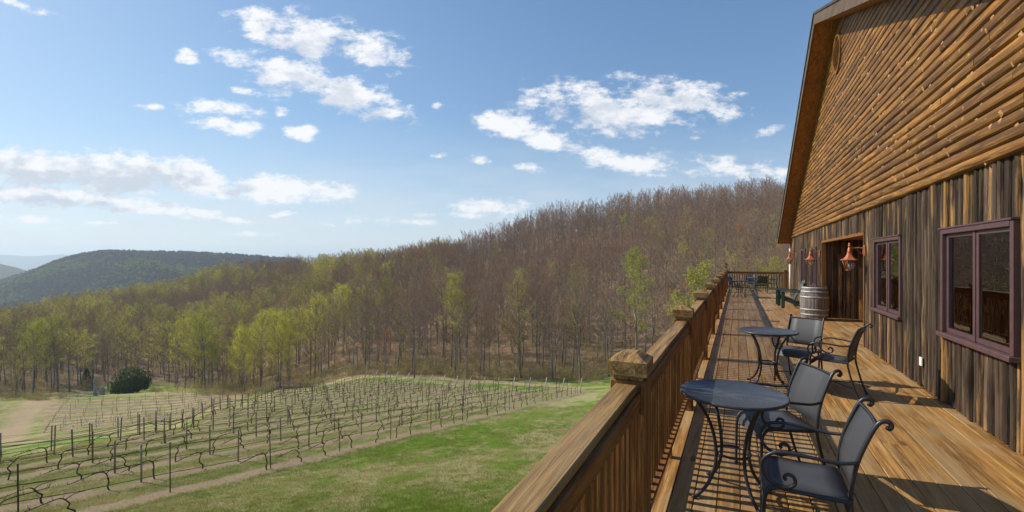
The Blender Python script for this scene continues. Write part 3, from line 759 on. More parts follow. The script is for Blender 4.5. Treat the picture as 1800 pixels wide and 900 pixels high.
for i, (x, y, r) in enumerate(((-.03, 3.56, .0), (.36, 6.84, .25), (.08, 22.3, .6), (.78, 26.0, 1.1))):
    o = tb if i == 0 else copy_tree(tb); o.location = (x, y, 0); o.rotation_euler = (0, 0, r); o.scale = (.91, .91, 1); tag(o, tl[i], 'table', 'round bistro tables on the deck')

# ------------------------------------------------------------------ green slatted lounge chairs
def obox(mb, c, size, rx, tint=.5, bev=.004):
    Mx = Matrix.Translation(c) @ Matrix.Rotation(rx, 4, 'X'); h = [s / 2 for s in size]
    mb.box(-h[0], h[0], -h[1], h[1], -h[2], h[2], tint, M=Mx, bev=bev)
def make_adk():
    t = empty('adirondack_chair'); g = M['green']
    for i in range(5):
        mb = MB(); x = (i - 2) * .108; hh = .80 - .03 * abs(i - 2); c0 = Vector((x, .16, .20)); dr = Vector((0, math.sin(R(26)), math.cos(R(26))))
        obox(mb, c0 + dr * hh / 2, (.098, .018, hh), -R(26)); mb.build('back_slat', g, t)
    for i in range(5):
        mb = MB(); f = i / 4; obox(mb, Vector((0, -.30 + .43 * f, .385 - .165 * f + .012)), (.54, .085, .02), -R(20)); mb.build('seat_slat', g, t)
    for s in (-1, 1):
        mb = MB(); obox(mb, Vector((s*.285, -.30, .27)), (.028, .10, .54), 0); mb.build('leg', g, t)
        mb = MB(); Y0, Y1 = -.34, .50; mb.add([(s*.268+a, y, z) for a in (-.013, .013) for y, z in ((Y0, .30), (Y0, .39), (.14, .20), (.50, .06), (.50, 0.0), (.42, 0.0), (.10, .10))],
            [(0,1,2,3,4,5,6), (13,12,11,10,9,8,7)] + [(i, i+7, (i+1) % 7 + 7, (i+1) % 7) for i in range(7)]); mb.build('leg', g, t)
        mb = MB(); mb.add([(s*.30 + x, y, z) for z in (.545, .567) for x, y in ((-.07, -.38), (.07, -.38), (.085, -.30), (.05, .34), (-.03, .34), (-.075, -.28))],
            [(5,4,3,2,1,0), (6,7,8,9,10,11)] + [(i, (i+1) % 6, (i+1) % 6 + 6, i + 6) for i in range(6)]); mb.build('arm', g, t)
    mb = MB(); obox(mb, Vector((0, .365, .53)), (.70, .035, .07), 0); obox(mb, Vector((0, .20, .24)), (.50, .035, .07), 0); mb.build('crossbar', g, t)
    return t
a0 = make_adk(); a0.location = (1.70, 18.0, 0); a0.rotation_euler = (0, 0, math.atan2(-1, -.10)); tag(a0, 'dark green slatted lounge chair just beyond the wine barrel', 'lounge chair', 'green adirondack chairs')
a1 = copy_tree(a0); a1.location = (1.62, 18.95, 0); a1.rotation_euler = (0, 0, math.atan2(-1, .02)); tag(a1, 'dark green slatted lounge chair farther along, behind its twin', 'lounge chair', 'green adirondack chairs')
mbt = MB()

# ------------------------------------------------------------------ wine barrel
def build_barrel():
    t = empty('wine_barrel', (1.90, 14.9, 0)); tag(t, 'grey weathered oak wine barrel standing on end by the porch', 'barrel')
    Hh = .90; rr = lambda z: .285 + .055 * (1 - ((z / Hh) * 2 - 1) ** 2)
    mb = MB(); n = 26
    for j in range(n):
        a0_, a1_ = 2*math.pi*(j + .03)/n, 2*math.pi*(j + .97)/n; zs = [0, .1, .25, .4, .5, .65, .8, .9]; vs = []
        for z in zs:
            r = rr(z)
            for a, q in ((a0_, 0), (a0_, 1), ((a0_+a1_)/2, 1.006), (a1_, 1), (a1_, 0)):
                rad = r * q if q else r - .02; vs.append((rad*math.cos(a), rad*math.sin(a), z))
        m = 5; fs = [(i*m + k, i*m + k + 1, (i+1)*m + k + 1, (i+1)*m + k) for i in range(len(zs)-1) for k in range(4)] + [(7*m, 7*m+1, 7*m+2, 7*m+3, 7*m+4)]
        mb.add(vs, fs, rnd.random())
    mb.lathe([(.27, 0), (.315, .3), (.315, .6), (.27, .86)], 26); mb.build('staves', M['barrel'], t)
    mb = MB(); 
    for i in range(6): mb.box(-.26 + .087*i, -.26 + .085*(i+1), -math.sqrt(max(.005, .262**2 - (-.218 + .087*i)**2)), math.sqrt(max(.005, .262**2 - (-.218 + .087*i)**2)), .862, .878, rnd.random())
    mb.build('head', M['barrel'], t)
    for z, w in ((.015, .045), (.125, .04), (.265, .04), (.60, .04), (.745, .04), (.845, .045)):
        mb = MB(); ra, rb = rr(z) + .001, rr(z + w) + .001
        vs = []; n2 = 48
        for r_, zz in ((ra, z), (ra + .005, z), (rb + .005, z + w), (rb, z + w)): vs += [(r_*math.cos(2*math.pi*j/n2), r_*math.sin(2*math.pi*j/n2), zz) for j in range(n2)]
        mb.add(vs, [(k*n2 + j, k*n2 + (j+1) % n2, ((k+1) % 4)*n2 + (j+1) % n2, ((k+1) % 4)*n2 + j) for k in range(4) for j in range(n2)], .5, 0, True); mb.build('hoop', M['hoop'], t)
build_barrel()
# ------------------------------------------------------------------ terrain
PXC = [-200, 0, 150, 280, 400, 500, 650, 800, 1000, 1200, 1380, 1700]
AC = np.array([(p - 900) / 800 for p in PXC])
DC = np.array([0, 17, 25, 33, 45, 65, 85, 110, 130, 160, 200, 260, 320, 400, 500, 700, 1000, 1500], float)
pl = lambda d: 5.4 + .21 * d
def col(vals, d17=None):
    return [5.0, pl(17), pl(25), pl(33)] + vals
TE = np.array([
    [5.0, 9.2, 11.8, 14.0, 18.5, 25, 31, 35, 39, 45, 52, 58, 66, 85, 110, 160, 230, 330],
    [5.0, pl(17), 11.0, 15.2, 20.0, 26.3, 32, 35.5, 38.5, 42, 45, 47, 55, 72, 100, 150, 230, 330],
    [5.0, pl(17), pl(25), 13.4, 18.8, 25.5, 31, 34.5, 37.5, 42, 45, 46, 44, 52, 75, 130, 230, 330],
    [5.0, pl(17), pl(25), 12.5] + ([17.8, 25.0, 30.5, 34.5, 38, 43, 46, 47, 45, 40, 56, 110, 220, 330]),
    col([pl(45), 21.6, 28, 34, 39, 44, 45, 43, 37, 28, 24, 60, 210, 330]),
    col([pl(45), pl(65), 25.4, 32, 36, 38, 37, 34, 29, 22, 16, 45, 200, 320]),
    col([pl(45), pl(65), pl(85), 28.6, 30, 29.5, 27, 22, 17.5, 14.5, 17, 40, 180, 300]),
    col([pl(45), pl(65), 23.6, 27.5, 28, 26, 22, 14, 7, 3, 6, 30, 160, 280]),
    col([pl(45), 19, 23, 25.5, 24, 21, 16, 5, -12, -22, -15, 20, 150, 260]),
    col([14, 18, 21.5, 22, 19, 13, 5, -9, -24, -38, -30, 0, 120, 240]),
    col([13, 16.5, 19, 18, 14, 7, -2, -17, -33, -40, -32, 0, 120, 240]),
    [4.0, 6, 7.5, 9, 11, 13, 15, 14, 10, 3, -6, -20, -34, -40, -32, 0, 120, 240]])
def hermite(xs, Y, x):       # monotone-ish cubic through control values; Y (n,...) at xs
    xs = np.asarray(xs); i = np.clip(np.searchsorted(xs, x) - 1, 0, len(xs) - 2)
    h = xs[i+1] - xs[i]; t = np.clip((x - xs[i]) / h, 0, 1)
    return i, t, h
def slopes(xs, Y):
    d = np.diff(Y, axis=0) / np.diff(xs).reshape(-1, *([1] * (Y.ndim - 1)))
    m = np.zeros_like(Y); m[1:-1] = (d[1:] + d[:-1]) / 2; m[0] = d[0]; m[-1] = d[-1]; return m
TED = slopes(DC, TE.T)        # derivative along d, shape (nd, na)
def height(X, Y):
    X = np.asarray(X, float); Y = np.asarray(Y, float)
    u = X * CS + Y * SN; d = -X * SN + Y * CS
    r = np.hypot(u, d); de = np.maximum(d, r * .5); a = np.clip(u / np.maximum(de, 8), AC[0], AC[-1])
    i, t, h = hermite(DC, None, np.minimum(de, DC[-1]))
    V = TE.T
    def atcol(j):
        y0 = V[i, j]; y1 = V[i+1, j]; m0 = TED[i, j] * h; m1 = TED[i+1, j] * h
        return (2*t**3-3*t**2+1)*y0 + (t**3-2*t**2+t)*m0 + (-2*t**3+3*t**2)*y1 + (t**3-t**2)*m1
    j = np.clip(np.searchsorted(AC, a) - 1, 0, len(AC) - 2); s = (a - AC[j]) / (AC[j+1] - AC[j]); s = s*s*(3-2*s)
    e = atcol(j) * (1 - s) + atcol(j+1) * s
    z = HC - e
    far = np.clip((r - 60) / 100, 0, 1)
    z = z + far * (2.2*np.sin(X*.031+1.3)*np.cos(Y*.027+.4) + 1.1*np.sin(X*.083+Y*.05)*np.sin(Y*.071-.9))
    z = z + .05*np.sin(X*1.1+Y*.4)*np.sin(Y*.9-X*.3) * np.clip(r/30, 0, 1)
    # the ground is cut level under the building and rises to its foot
    return z
def hz(x, y): return float(height(x, y))
PATHS = [([(-60, 66), (0, 74), (28, 92), (70, 114), (120, 125), (165, 127), (210, 122), (300, 119), (420, 112)], 1.5), ([(-40, 122), (60, 128), (130, 136), (170, 134)], 2.0),
         ([(60, 70), (160, 72), (250, 76), (400, 82), (520, 92), (700, 99), (900, 88), (1010, 79), (1060, 76)], 1.5)]
PATHS = [([((p - 900) / 800 * d, d) for p, d in pts], w) for pts, w in PATHS]
def seg_dist(U, D, pts):
    best = np.full(U.shape, 1e9)
    for (a, b) in zip(pts[:-1], pts[1:]):
        ax, ay = a; bx, by = b; dx, dy = bx - ax, by - ay
        t = np.clip(((U-ax)*dx + (D-ay)*dy) / (dx*dx + dy*dy), 0, 1)
        best = np.minimum(best, np.hypot(U-ax-t*dx, D-ay-t*dy))
    return best
def edge_d(px):      # distance at which the forest starts, per bearing
    return np.interp(px, [-300, 0, 60, 150, 210, 300, 350, 400, 500, 650, 800, 1000, 1200, 1380, 1700], [122, 124, 130, 140, 172, 172, 130, 116, 110, 103, 97, 93, 92, 80, 60])
ROWS = []
for k in range(17):
    X = -19.8 - 2.8 * k
    y0 = float(np.interp(-X, [19.8, 31, 32.7, 34.5, 41, 57, 64.6], [2, 4, 9, 14.5, 22.5, 42, 60])); y1 = 61.6 + 4.4 * k / 16
    ROWS.append((X, y0, y1))
def masks(X, Y):
    U = X*CS + Y*SN; D = -X*SN + Y*CS
    px = 900 + 800 * U / np.maximum(D, 1)
    forest = np.clip((D - edge_d(px) + 6) / 10, 0, 1)
    vine = np.clip((-17.8 - X) / 1.5, 0, 1) * np.clip((68 - Y) / 3, 0, 1) * np.clip((Y + 4) / 3, 0, 1) * np.clip((70 + X) / 3, 0, 1)
    path = np.zeros_like(X)
    for pts, w in PATHS: path = np.maximum(path, np.clip(1 - (seg_dist(U, D, pts) - w) / 1.5, 0, 1))
    v2 = np.clip((D - 62) / 8, 0, 1) * np.clip((126 - D) / 6, 0, 1) * np.clip((560 - px) / 60, 0, 1) * np.clip((-22 - X) / 4, 0, 1)
    blk = (np.clip((D - 80) / 3, 0, 1) * np.clip((113 - D) / 3, 0, 1) * np.clip((px - 60) / 20, 0, 1) * np.clip((430 - px) / 30, 0, 1))
    v2 = v2 * (.55 + .45 * blk)
    return forest, vine, path, v2
def ground_mat():
    m, nt, b, out = new_mat('hillside_ground'); tc = N(nt, 'ShaderNodeTexCoord'); P = tc.outputs['Object']
    a = attr(nt, 'mask'); sp = N(nt, 'ShaderNodeSeparateColor'); L(nt, a.outputs['Color'], sp.inputs[0])
    fo, vi, pa = sp.outputs; v2 = a.outputs['Alpha']
    sx = N(nt, 'ShaderNodeSeparateXYZ'); L(nt, P, sx.inputs[0])
    PS = vmath(nt, 'MULTIPLY', P, (1, 1, .2))
    big = noise(nt, vmath(nt, 'MULTIPLY', PS, (1.0, .45, 1)), .16, 5, .6, .3); mid_ = noise(nt, vmath(nt, 'MULTIPLY', PS, (1, .6, 1)), .9, 6, .65); fine = noise(nt, PS, 9, 6, .75); vf = noise(nt, PS, 45, 3, .7)
    green = mix(nt, ramp(nt, fine, .3, .7), (.075, .155, .010), (.17, .29, .022))
    tan = mix(nt, ramp(nt, vf, .3, .7), (.27, .215, .11), (.50, .42, .24))
    f = ramp(nt, math_(nt, 'ADD', math_(nt, 'MULTIPLY', big, .9), math_(nt, 'MULTIPLY', mid_, .6)), .62, .84)
    f = math_(nt, 'ADD', math_(nt, 'MULTIPLY', f, .9), math_(nt, 'MULTIPLY', math_(nt, 'SUBTRACT', fine, .42), 1.4), clamp=True)
    gcol = mix(nt, f, tan, green)
    # soil strips under the vine rows, straw between
    fr = math_(nt, 'FRACT', math_(nt, 'DIVIDE', math_(nt, 'ADD', sx.outputs[0], 19.8 + 280 + 1.4), 2.8))
    dist = math_(nt, 'ABSOLUTE', math_(nt, 'SUBTRACT', fr, .5))
    strip = ramp(nt, math_(nt, 'ADD', dist, math_(nt, 'MULTIPLY', math_(nt, 'SUBTRACT', mid_, .5), .75)), .27, .12)
    soil = mix(nt, ramp(nt, fine, .35, .65), (.22, .145, .10), (.42, .30, .22))
    vgrass = mix(nt, ramp(nt, mid_, .4, .62), (.31, .26, .14), (.18, .21, .06))
    gcol = mix(nt, vi, gcol, mix(nt, math_(nt, 'MULTIPLY', strip, .62), vgrass, soil))
    gcol = mix(nt, math_(nt, 'MULTIPLY', v2, .8), gcol, mix(nt, ramp(nt, mid_, .42, .6), (.40, .30, .17), (.20, .22, .07)))
    dd_ = vmath(nt, 'DOT_PRODUCT', P, (-SN, CS, 0)); s2 = math_(nt, 'ABSOLUTE', math_(nt, 'SUBTRACT', math_(nt, 'FRACT', math_(nt, 'DIVIDE', math_(nt, 'SUBTRACT', dd_, 81.3), 3.4)), .5))
    s2 = ramp(nt, math_(nt, 'ADD', s2, math_(nt, 'MULTIPLY', math_(nt, 'SUBTRACT', fine, .5), .3)), .28, .14)
    gcol = mix(nt, math_(nt, 'MULTIPLY', s2, ramp(nt, v2, .7, .95, 0, .8)), gcol, soil)
    litter = mix(nt, ramp(nt, fine, .3, .7), (.16, .10, .062), (.36, .24, .155))
    litter = mix(nt, ramp(nt, mid_, .45, .7, 0, .5), litter, (.10, .085, .04))
    gcol = mix(nt, fo, gcol, litter)
    dirt = mix(nt, ramp(nt, fine, .3, .7), (.33, .22, .13), (.50, .37, .25))
    gcol = mix(nt, math_(nt, 'MULTIPLY', pa, ramp(nt, math_(nt, 'ADD', math_(nt, 'MULTIPLY', mid_, .6), math_(nt, 'MULTIPLY', fine, .4)), .36, .56, .12, .95)), gcol, dirt)
    L(nt, gcol, b.inputs['Base Color']); b.inputs['Roughness'].default_value = .95; b.inputs['Specular IOR Level'].default_value = .1
    bump(nt, b, math_(nt, 'ADD', fine, math_(nt, 'MULTIPLY', mid_, 1.5)), .8, .12)
    return m
def build_ground():
    phi = np.concatenate([np.linspace(-180, -62, 40, endpoint=False), np.linspace(-62, 58, 520, endpoint=False), np.linspace(58, 180, 40, endpoint=False)]) * math.pi / 180
    r = np.concatenate([[0.01], np.geomspace(2, 1500, 460)]); nr, nphi = len(r), len(phi)
    Rr, Ph = np.meshgrid(r, phi, indexing='ij'); U = Rr*np.sin(Ph); D = Rr*np.cos(Ph); X = U*CS - D*SN; Y = U*SN + D*CS
    Z = height(X, Y); V = np.stack([X, Y, Z], -1).reshape(-1, 3)
    i, j = np.meshgrid(np.arange(nr-1), np.arange(nphi), indexing='ij'); j2 = (j+1) % nphi
    F = np.stack([i*nphi+j, i*nphi+j2, (i+1)*nphi+j2, (i+1)*nphi+j], -1).reshape(-1, 4)[:, ::-1]
    me = bpy.data.meshes.new('ground'); me.vertices.add(len(V)); me.vertices.foreach_set('co', V.ravel())
    me.loops.add(F.size); me.loops.foreach_set('vertex_index', F.ravel().astype(np.int32)); me.polygons.add(len(F))
    me.polygons.foreach_set('loop_start', (np.arange(len(F))*4).astype(np.int32)); me.polygons.foreach_set('loop_total', np.full(len(F), 4, np.int32))
    me.polygons.foreach_set('use_smooth', np.ones(len(F), bool))
    fo, vi, pa, v2 = masks(V[:, 0], V[:, 1]); at = me.attributes.new('mask', 'FLOAT_COLOR', 'POINT')
    at.data.foreach_set('color', np.stack([fo, vi, pa, v2], -1).astype(np.float32).ravel()); me.update(calc_edges=True)
    me.materials.append(ground_mat()); o = bpy.data.objects.new('ground', me); scene.collection.objects.link(o); tag(o, kind='structure')
build_ground()

# ------------------------------------------------------------------ distant hills, valley plain
def hill_mat(name, ca, cb, cc, sc):
    m, nt, b, out = new_mat(name); tc = N(nt, 'ShaderNodeTexCoord')
    n1 = noise(nt, tc.outputs['Object'], sc, 5, .7); n2 = noise(nt, tc.outputs['Object'], sc * .12, 4, .6, .5)
    c = mix(nt, ramp(nt, n1, .35, .65), ca, cb); c = mix(nt, ramp(nt, n2, .48, .62, 0, .8), c, cc)
    L(nt, c, b.inputs['Base Color']); b.inputs['Roughness'].default_value = 1; b.inputs['Specular IOR Level'].default_value = 0
    return m
def gridmesh(name, us, ds, fn, mat):
    A, D = np.meshgrid(us, ds); U = A * D; X = U*CS - D*SN; Y = U*SN + D*CS; Z = fn(A, D, X, Y)
    V = np.stack([X, Y, Z], -1).reshape(-1, 3); n = len(us); k = len(ds)
    i, j = np.meshgrid(np.arange(k-1), np.arange(n-1), indexing='ij')
    F = np.stack([i*n+j, i*n+j+1, (i+1)*n+j+1, (i+1)*n+j], -1).reshape(-1, 4)
    me = bpy.data.meshes.new(name); me.from_pydata(V.tolist(), [], F.tolist()); me.polygons.foreach_set('use_smooth', np.ones(len(F), bool)); me.update(); me.materials.append(mat)
    o = bpy.data.objects.new(name, me); scene.collection.objects.link(o); tag(o, kind='structure'); return o
FLOOR = -200.0
def fbm(X, Y, s, seed=0):
    t = 0; a = 1
    for k in range(4):
        t = t + a*np.sin(X/s + 1.7*k + seed + 1.3*np.sin(Y/s*.8+seed))*np.cos(Y/s*1.1 - .9*k + seed*2 + np.sin(X/s*.7)); s = s/2.1; a *= .5
    return t
def mid_h(A, D, X, Y):
    px = 900 + 800*A
    e = np.interp(px, [-500, -300, -100, 0, 60, 104, 160, 190, 224, 270, 340, 400, 452, 520, 620, 760], [150, 130, 95, 84, 50, 24, -2, -14, -22, -20, -17, -12, -5, 8, 90, 190])
    ridge = HC - e; front = (D - 800) / 800; back = (2700 - D) / 1100
    f = np.clip(np.minimum(front, back), 0, 1); f = np.where(front < back, f**.72, f)
    spur = 26 * np.exp(-((D - 1250 - 250*np.sin(px/90)) / 130)**2) * np.clip(front*2, 0, 1) * np.clip((430 - px)/100, 0, 1)
    z = FLOOR + (ridge - FLOOR) * f + spur + fbm(X, Y, 260)*9*np.sin(np.pi*f*.9) + fbm(X, Y, 70)*3*np.sin(np.pi*f*.9)
    return z
def left_h(A, D, X, Y):
    px = 900 + 800*A
    e = np.interp(px, [-600, -300, -120, 0, 30, 60, 90, 140, 200], [-60, -90, -70, 28, 52, 90, 125, 160, 205]); f = np.clip(1 - abs(D - 2800) / 900, 0, 1)**.8
    return FLOOR + (HC - e - FLOOR) * f + fbm(X, Y, 300, 2)*8*np.sin(np.pi*np.clip(f, 0, 1)*.9)
def far_h(A, D, X, Y):
    px = 900 + 800*A
    e = -(np.interp(px, [-900, -300, 0, 50, 110, 180, 240, 330, 430, 520, 640, 900, 1400, 2200], [10, 6, 9, 6.5, 9.5, 8, 5, 6, 5, 6, 4, 6, 3, 8]) + .35*np.sin(px/13.)) * 9500 / 800
    f = np.clip(1 - abs(D - 9500) / 1500, 0, 1)**.8; return FLOOR - 2 + (HC - e - FLOOR) * f
gridmesh('middle_hill', np.linspace(-1.7, -.15, 260), np.linspace(800, 2650, 130), mid_h, hill_mat('wooded_hill', (.07, .055, .045), (.12, .09, .07), (.13, .15, .05), .05))
gridmesh('left_hill', np.linspace(-1.9, -.85, 140), np.linspace(1950, 3650, 50), left_h, hill_mat('wooded_hill_far', (.07, .06, .045), (.11, .09, .06), (.11, .13, .05), .04))
gridmesh('far_ridge', np.linspace(-2.2, 1.8, 400), np.linspace(8000, 11000, 12), far_h, hill_mat('far_ridge_woods', (.06, .06, .05), (.09, .09, .06), (.09, .11, .05), .004))
mb = MB(); mb.quad((-14000, -14000, FLOOR), (14000, -14000, FLOOR), (14000, 14000, FLOOR), (-14000, 14000, FLOOR))
tag(mb.build('valley_plain', hill_mat('valley_fields', (.10, .09, .05), (.17, .16, .08), (.12, .15, .05), .003)), kind='structure')

# ------------------------------------------------------------------ trees
def make_tree_mesh(seed, H, style, lod=0, spread=.2, base=.4, coll=None):
    r = random.Random(seed); tk, cr = MB(), MB()
    lean = (r.uniform(-.05, .05), r.uniform(-.05, .05)); r0 = H*.0085 + .035
    npt = 9; tp = []
    for i in range(npt):
        f = i / (npt - 1); tp.append(Vector((lean[0]*H*f + .012*H*f*math.sin(f*5 + seed), lean[1]*H*f + .012*H*f*math.cos(f*4 + seed*2), H*.93*f)))
    tk.tube([tp[0] - Vector((0, 0, .8))] + tp, [r0*1.35] + [r0*(1 - .88*(i/(npt-1)))*(1.2 if i == 0 else 1) for i in range(npt)], 6 if lod == 0 else 4, .5, 0, False)
    def at(f):
        q = f*(npt-1); i = min(int(q), npt-2); return tp[i].lerp(tp[i+1], q - i)
    leafy = {'bare': 0, 'red': 0, 'green': 1.0, 'pale': .55, 'bud': .45, 'thin': .25}[style]
    nl = (16 if lod == 0 else 10); tw = []
    def twig(p, dr, ln, w):
        s = dr.cross(Vector((r.uniform(-1, 1), r.uniform(-1, 1), r.uniform(-1, 1)))); s = s.normalized() * w if s.length > 1e-6 else Vector((w, 0, 0))
        k = p + dr*ln*.5 + Vector((r.uniform(-.1, .1), r.uniform(-.1, .1), r.uniform(0, .1)))*ln
        cr.add([p - s, p + s, k + s*.6, p + dr*ln, k - s*.6], [(0, 1, 2, 3, 4)], r.random(), 0)
    def leaves(p, n, sp, sz):
        for _ in range(n):
            c = p + Vector((r.gauss(0, sp), r.gauss(0, sp), r.gauss(0, sp*.8))); a = Vector((r.gauss(0, 1), r.gauss(0, 1), r.gauss(0, 1))).normalized(); b = a.orthogonal().normalized(); s = sz*r.uniform(.6, 1.3)
            cr.add([c - a*s, c + b*s*.6, c + a*s, c - b*s*.6], [(0, 1, 2, 3)], r.random(), 1)
    az = r.uniform(0, 6.28)
    tws = .011 if lod == 0 else .034; lsz = .085 if lod == 0 else .17
    for i in range(nl):
        f = base + (.97 - base) * ((i + r.uniform(-.3, .3)) / (nl - 1)); f = min(max(f, base*.9), .985); az += 2.4 + r.uniform(-.5, .5)
        t = (f - base) / (1 - base); ln = H*spread*(1.25 - .85*t)*r.uniform(.7, 1.15)*(.75 + .5*min(1, t*4)); el = R(r.uniform(15, 42) + 26*t)
        p = at(f); dr = Vector((math.cos(az)*math.cos(el), math.sin(az)*math.cos(el), math.sin(el))); pts = [p]; q = p.copy(); ns = 5
        for k in range(ns):
            dr = (dr + Vector((r.uniform(-.16, .16), r.uniform(-.16, .16), r.uniform(.0, .16)))).normalized(); q = q + dr*ln/ns; pts.append(q.copy())
        rb = r0*.42*(1 - .6*t); tk.tube(pts, [rb*(1 - .85*k/ns) for k in range(ns+1)], 5 if lod == 0 else 3, .5, 0, False)
        for k in range(1, ns+1):
            for _ in range(3 if lod == 0 else 2):
                d2 = (dr*.6 + Vector((r.uniform(-1, 1), r.uniform(-1, 1), r.uniform(-.1, .9)))).normalized(); l2 = ln*.36*r.uniform(.6, 1.1)*(1.15 - .1*k); p2 = pts[k]; m2 = p2 + d2*l2*.5; e2 = p2 + (d2 + Vector((0, 0, .25))).normalized()*l2
                if lod == 0: tk.tube([p2, m2, e2], [rb*.28, rb*.18, rb*.07], 3, .5, 0, False)
                else: cr.add([p2 - Vector((.02,0,0)), p2 + Vector((.02,0,0)), e2], [(0,1,2)], r.random(), 0)
                nt_ = 7 if lod == 0 else 5
                for a in range(nt_):
                    g = r.uniform(.15, 1); pp = p2.lerp(e2, g); d3 = (d2*.8 + Vector((r.uniform(-1, 1), r.uniform(-1, 1), r.uniform(-.4, 1)))).normalized(); l3 = r.uniform(.35, 1.0)*(H/18)**.5
                    twig(pp, d3, l3, tws)
                    if leafy and r.random() < .8:
                        leaves(pp + d3*l3*.8, max(1, int((4 if lod == 0 else 2)*leafy + r.random())), .22, lsz*(1 if leafy > .6 else .8))
    return tk, cr
tmats = {'bare': ['bark', 'twig', 'leafpale'], 'red': ['bark', 'twigred', 'leafbud'], 'green': ['bark', 'twig', 'leafyg'], 'pale': ['bark', 'twig', 'leafpale'], 'bud': ['bark', 'twig', 'leafbud'], 'thin': ['bark', 'twig', 'leafyg']}
class Proto: pass
def proto(seed, H, style, **kw):
    tk, cr = make_tree_mesh(seed, H, style, **kw); p = Proto(); ms = tmats[style]
    p.t = tk.build('trunk', M[ms[0]], coll=False); p.c = cr.build('crown', [M[ms[1]], M[ms[2]]], coll=False); p.H = H; p.style = style
    return p
PT = {}
for st, n, sp, bs in (('bare', 5, .26, .30), ('thin', 3, .25, .28), ('green', 3, .25, .28), ('pale', 3, .27, .28), ('red', 1, .26, .22), ('bud', 2, .22, .36)):
    PT[st] = [proto(31*i + len(st)*7 + ord(st[0]), 18, st, spread=sp*(.9 + .12*i), base=bs + .07*(i % 3)) for i in range(n)]
TREEN = [0]
def add_tree(x, y, H, style, label, group=None, rz=None, pr=None, name='forest_tree', wide=1.0, cat='tree'):
    pr = pr or PT[style][TREEN[0] % len(PT[style])]; TREEN[0] += 1
    t = bpy.data.objects.new(name, None); scene.collection.objects.link(t); s = H / pr.H
    t.location = (x, y, hz(x, y)); t.rotation_euler = (0, 0, rnd.uniform(0, 6.28) if rz is None else rz); t.scale = (s*wide, s*wide, s)
    for q in (pr.t, pr.c):
        c = q.copy(); scene.collection.objects.link(c); c.parent = t
    tag(t, label, cat, group); return t
# trees the photograph lets one single out: bearing, distance, height
def feat(px, d, H, style, label, **kw):
    x, y = cw((px - 900) / 800 * d, d); return add_tree(x, y, H, style, label, **kw)
pale_big = proto(901, 17, 'pale', spread=.36, base=.18); red_w = proto(77, 10, 'red', spread=.34, base=.2); bare_w = proto(55, 16, 'bare', spread=.34, base=.24); yg = proto(12, 12, 'green', spread=.30, base=.22)
feat(58, 128, 20, 'green', 'yellow-green leafing tree standing alone at the left edge of the clearing', pr=proto(19, 17, 'green', spread=.30, base=.32))
feat(1118, 93, 25, 'green', 'tall slender yellow-green tree directly left of the deck posts', pr=proto(44, 20, 'green', spread=.20, base=.34))
feat(1226, 62, 15.5, 'green', 'bright lime green small tree just behind the far deck railing', pr=yg)
feat(1288, 120, 21, 'pale', 'broad rounded pale olive tree above the end of the deck', pr=pale_big)
feat(800, 98, 22, 'green', 'tall yellow-green tree behind the middle of the vineyard', pr=proto(61, 20, 'green', spread=.2, base=.42))
feat(728, 94, 15, 'bare', 'bare spreading grey tree with forked trunk behind the vineyard end posts', pr=bare_w)
feat(678, 100, 10, 'red', 'low reddish budding tree at the wood edge behind the vineyard', pr=red_w)
feat(972, 90, 17, 'bare', 'bare pale-barked tree with low side limbs behind the leaning end posts', pr=proto(87, 18, 'bare', spread=.26, base=.25))
feat(1020, 92, 23, 'thin', 'tall thin tree with sparse green crown right of the vineyard', pr=proto(93, 20, 'thin', spread=.22, base=.4))
feat(915, 96, 22, 'pale', 'tall pale green tree with two stems at the wood edge')
feat(850, 100, 16, 'bud', 'rusty budding tree between taller green ones at the wood edge')
feat(349, 138, 22, 'green', 'slender yellow-green tree right of the dark evergreen bush')
feat(372, 132, 14, 'green', 'small lime green tree at the edge of the clearing')
feat(190, 150, 17, 'bare', 'bare tree behind the standing stone')
feat(102, 136, 21, 'bare', 'tall bare tree right of the lone yellow-green tree, trunk rising from the dirt bank')
feat(122, 138, 20, 'bare', 'thin straight bare tree between the lone yellow-green tree and the standing stone')
feat(28, 120, 13, 'bare', 'squat bare tree with several stems at the left edge of the picture')
# the wood
NPX = lambda u, d: 900 + 800*u/d
cand = []
rr_ = random.Random(3)
d = 92.0
while d < 470:
    step = max(4.7, 5.7 - max(0, d - 150) * .008)
    lo, hi = -1.3*d, .72*d; u = lo + rr_.uniform(0, step)
    while u < hi:
        uu, dd = u + rr_.uniform(-.45, .45)*step, d + rr_.uniform(-.45, .45)*step; px = NPX(uu, dd)
        if dd > edge_d(px) + rr_.uniform(-1, 4) and not (1180 < px < 1270 and dd < 85): cand.append((uu, dd))
        u += step
    d += step
# sparse stragglers in the clearing edge
U = np.array([c[0] for c in cand]); D = np.array([c[1] for c in cand]); XX = U*CS - D*SN; YY = U*SN + D*CS; ZZ = height(XX, YY)
PXs = 900 + 800*U/D
gn = fbm(XX, YY, 34, 5)*.5 + fbm(XX, YY, 11, 1)*.35
styles = []
for i in range(len(U)):
    low = max(0, min(1, (230 - D[i]) / 130)); left = max(0, min(1, (900 - PXs[i]) / 500)); g = gn[i] + .5*low*max(.3, left + .2) + .36*left - .28
    if PXs[i] > 900: g -= .22
    v = rr_.random()
    if g + rr_.gauss(0, .25) > .35: s = 'green' if v < .55 else 'pale'
    elif g + rr_.gauss(0, .2) > .08: s = 'thin' if v < .5 else ('pale' if v < .75 else 'bare')
    else: s = 'bud' if v < .10 else ('red' if v < .13 else 'bare')
    styles.append(s)
hgt = np.array([rr_.choice((rr_.uniform(7, 13), rr_.uniform(13, 20), rr_.uniform(15, 22))) for _ in U])
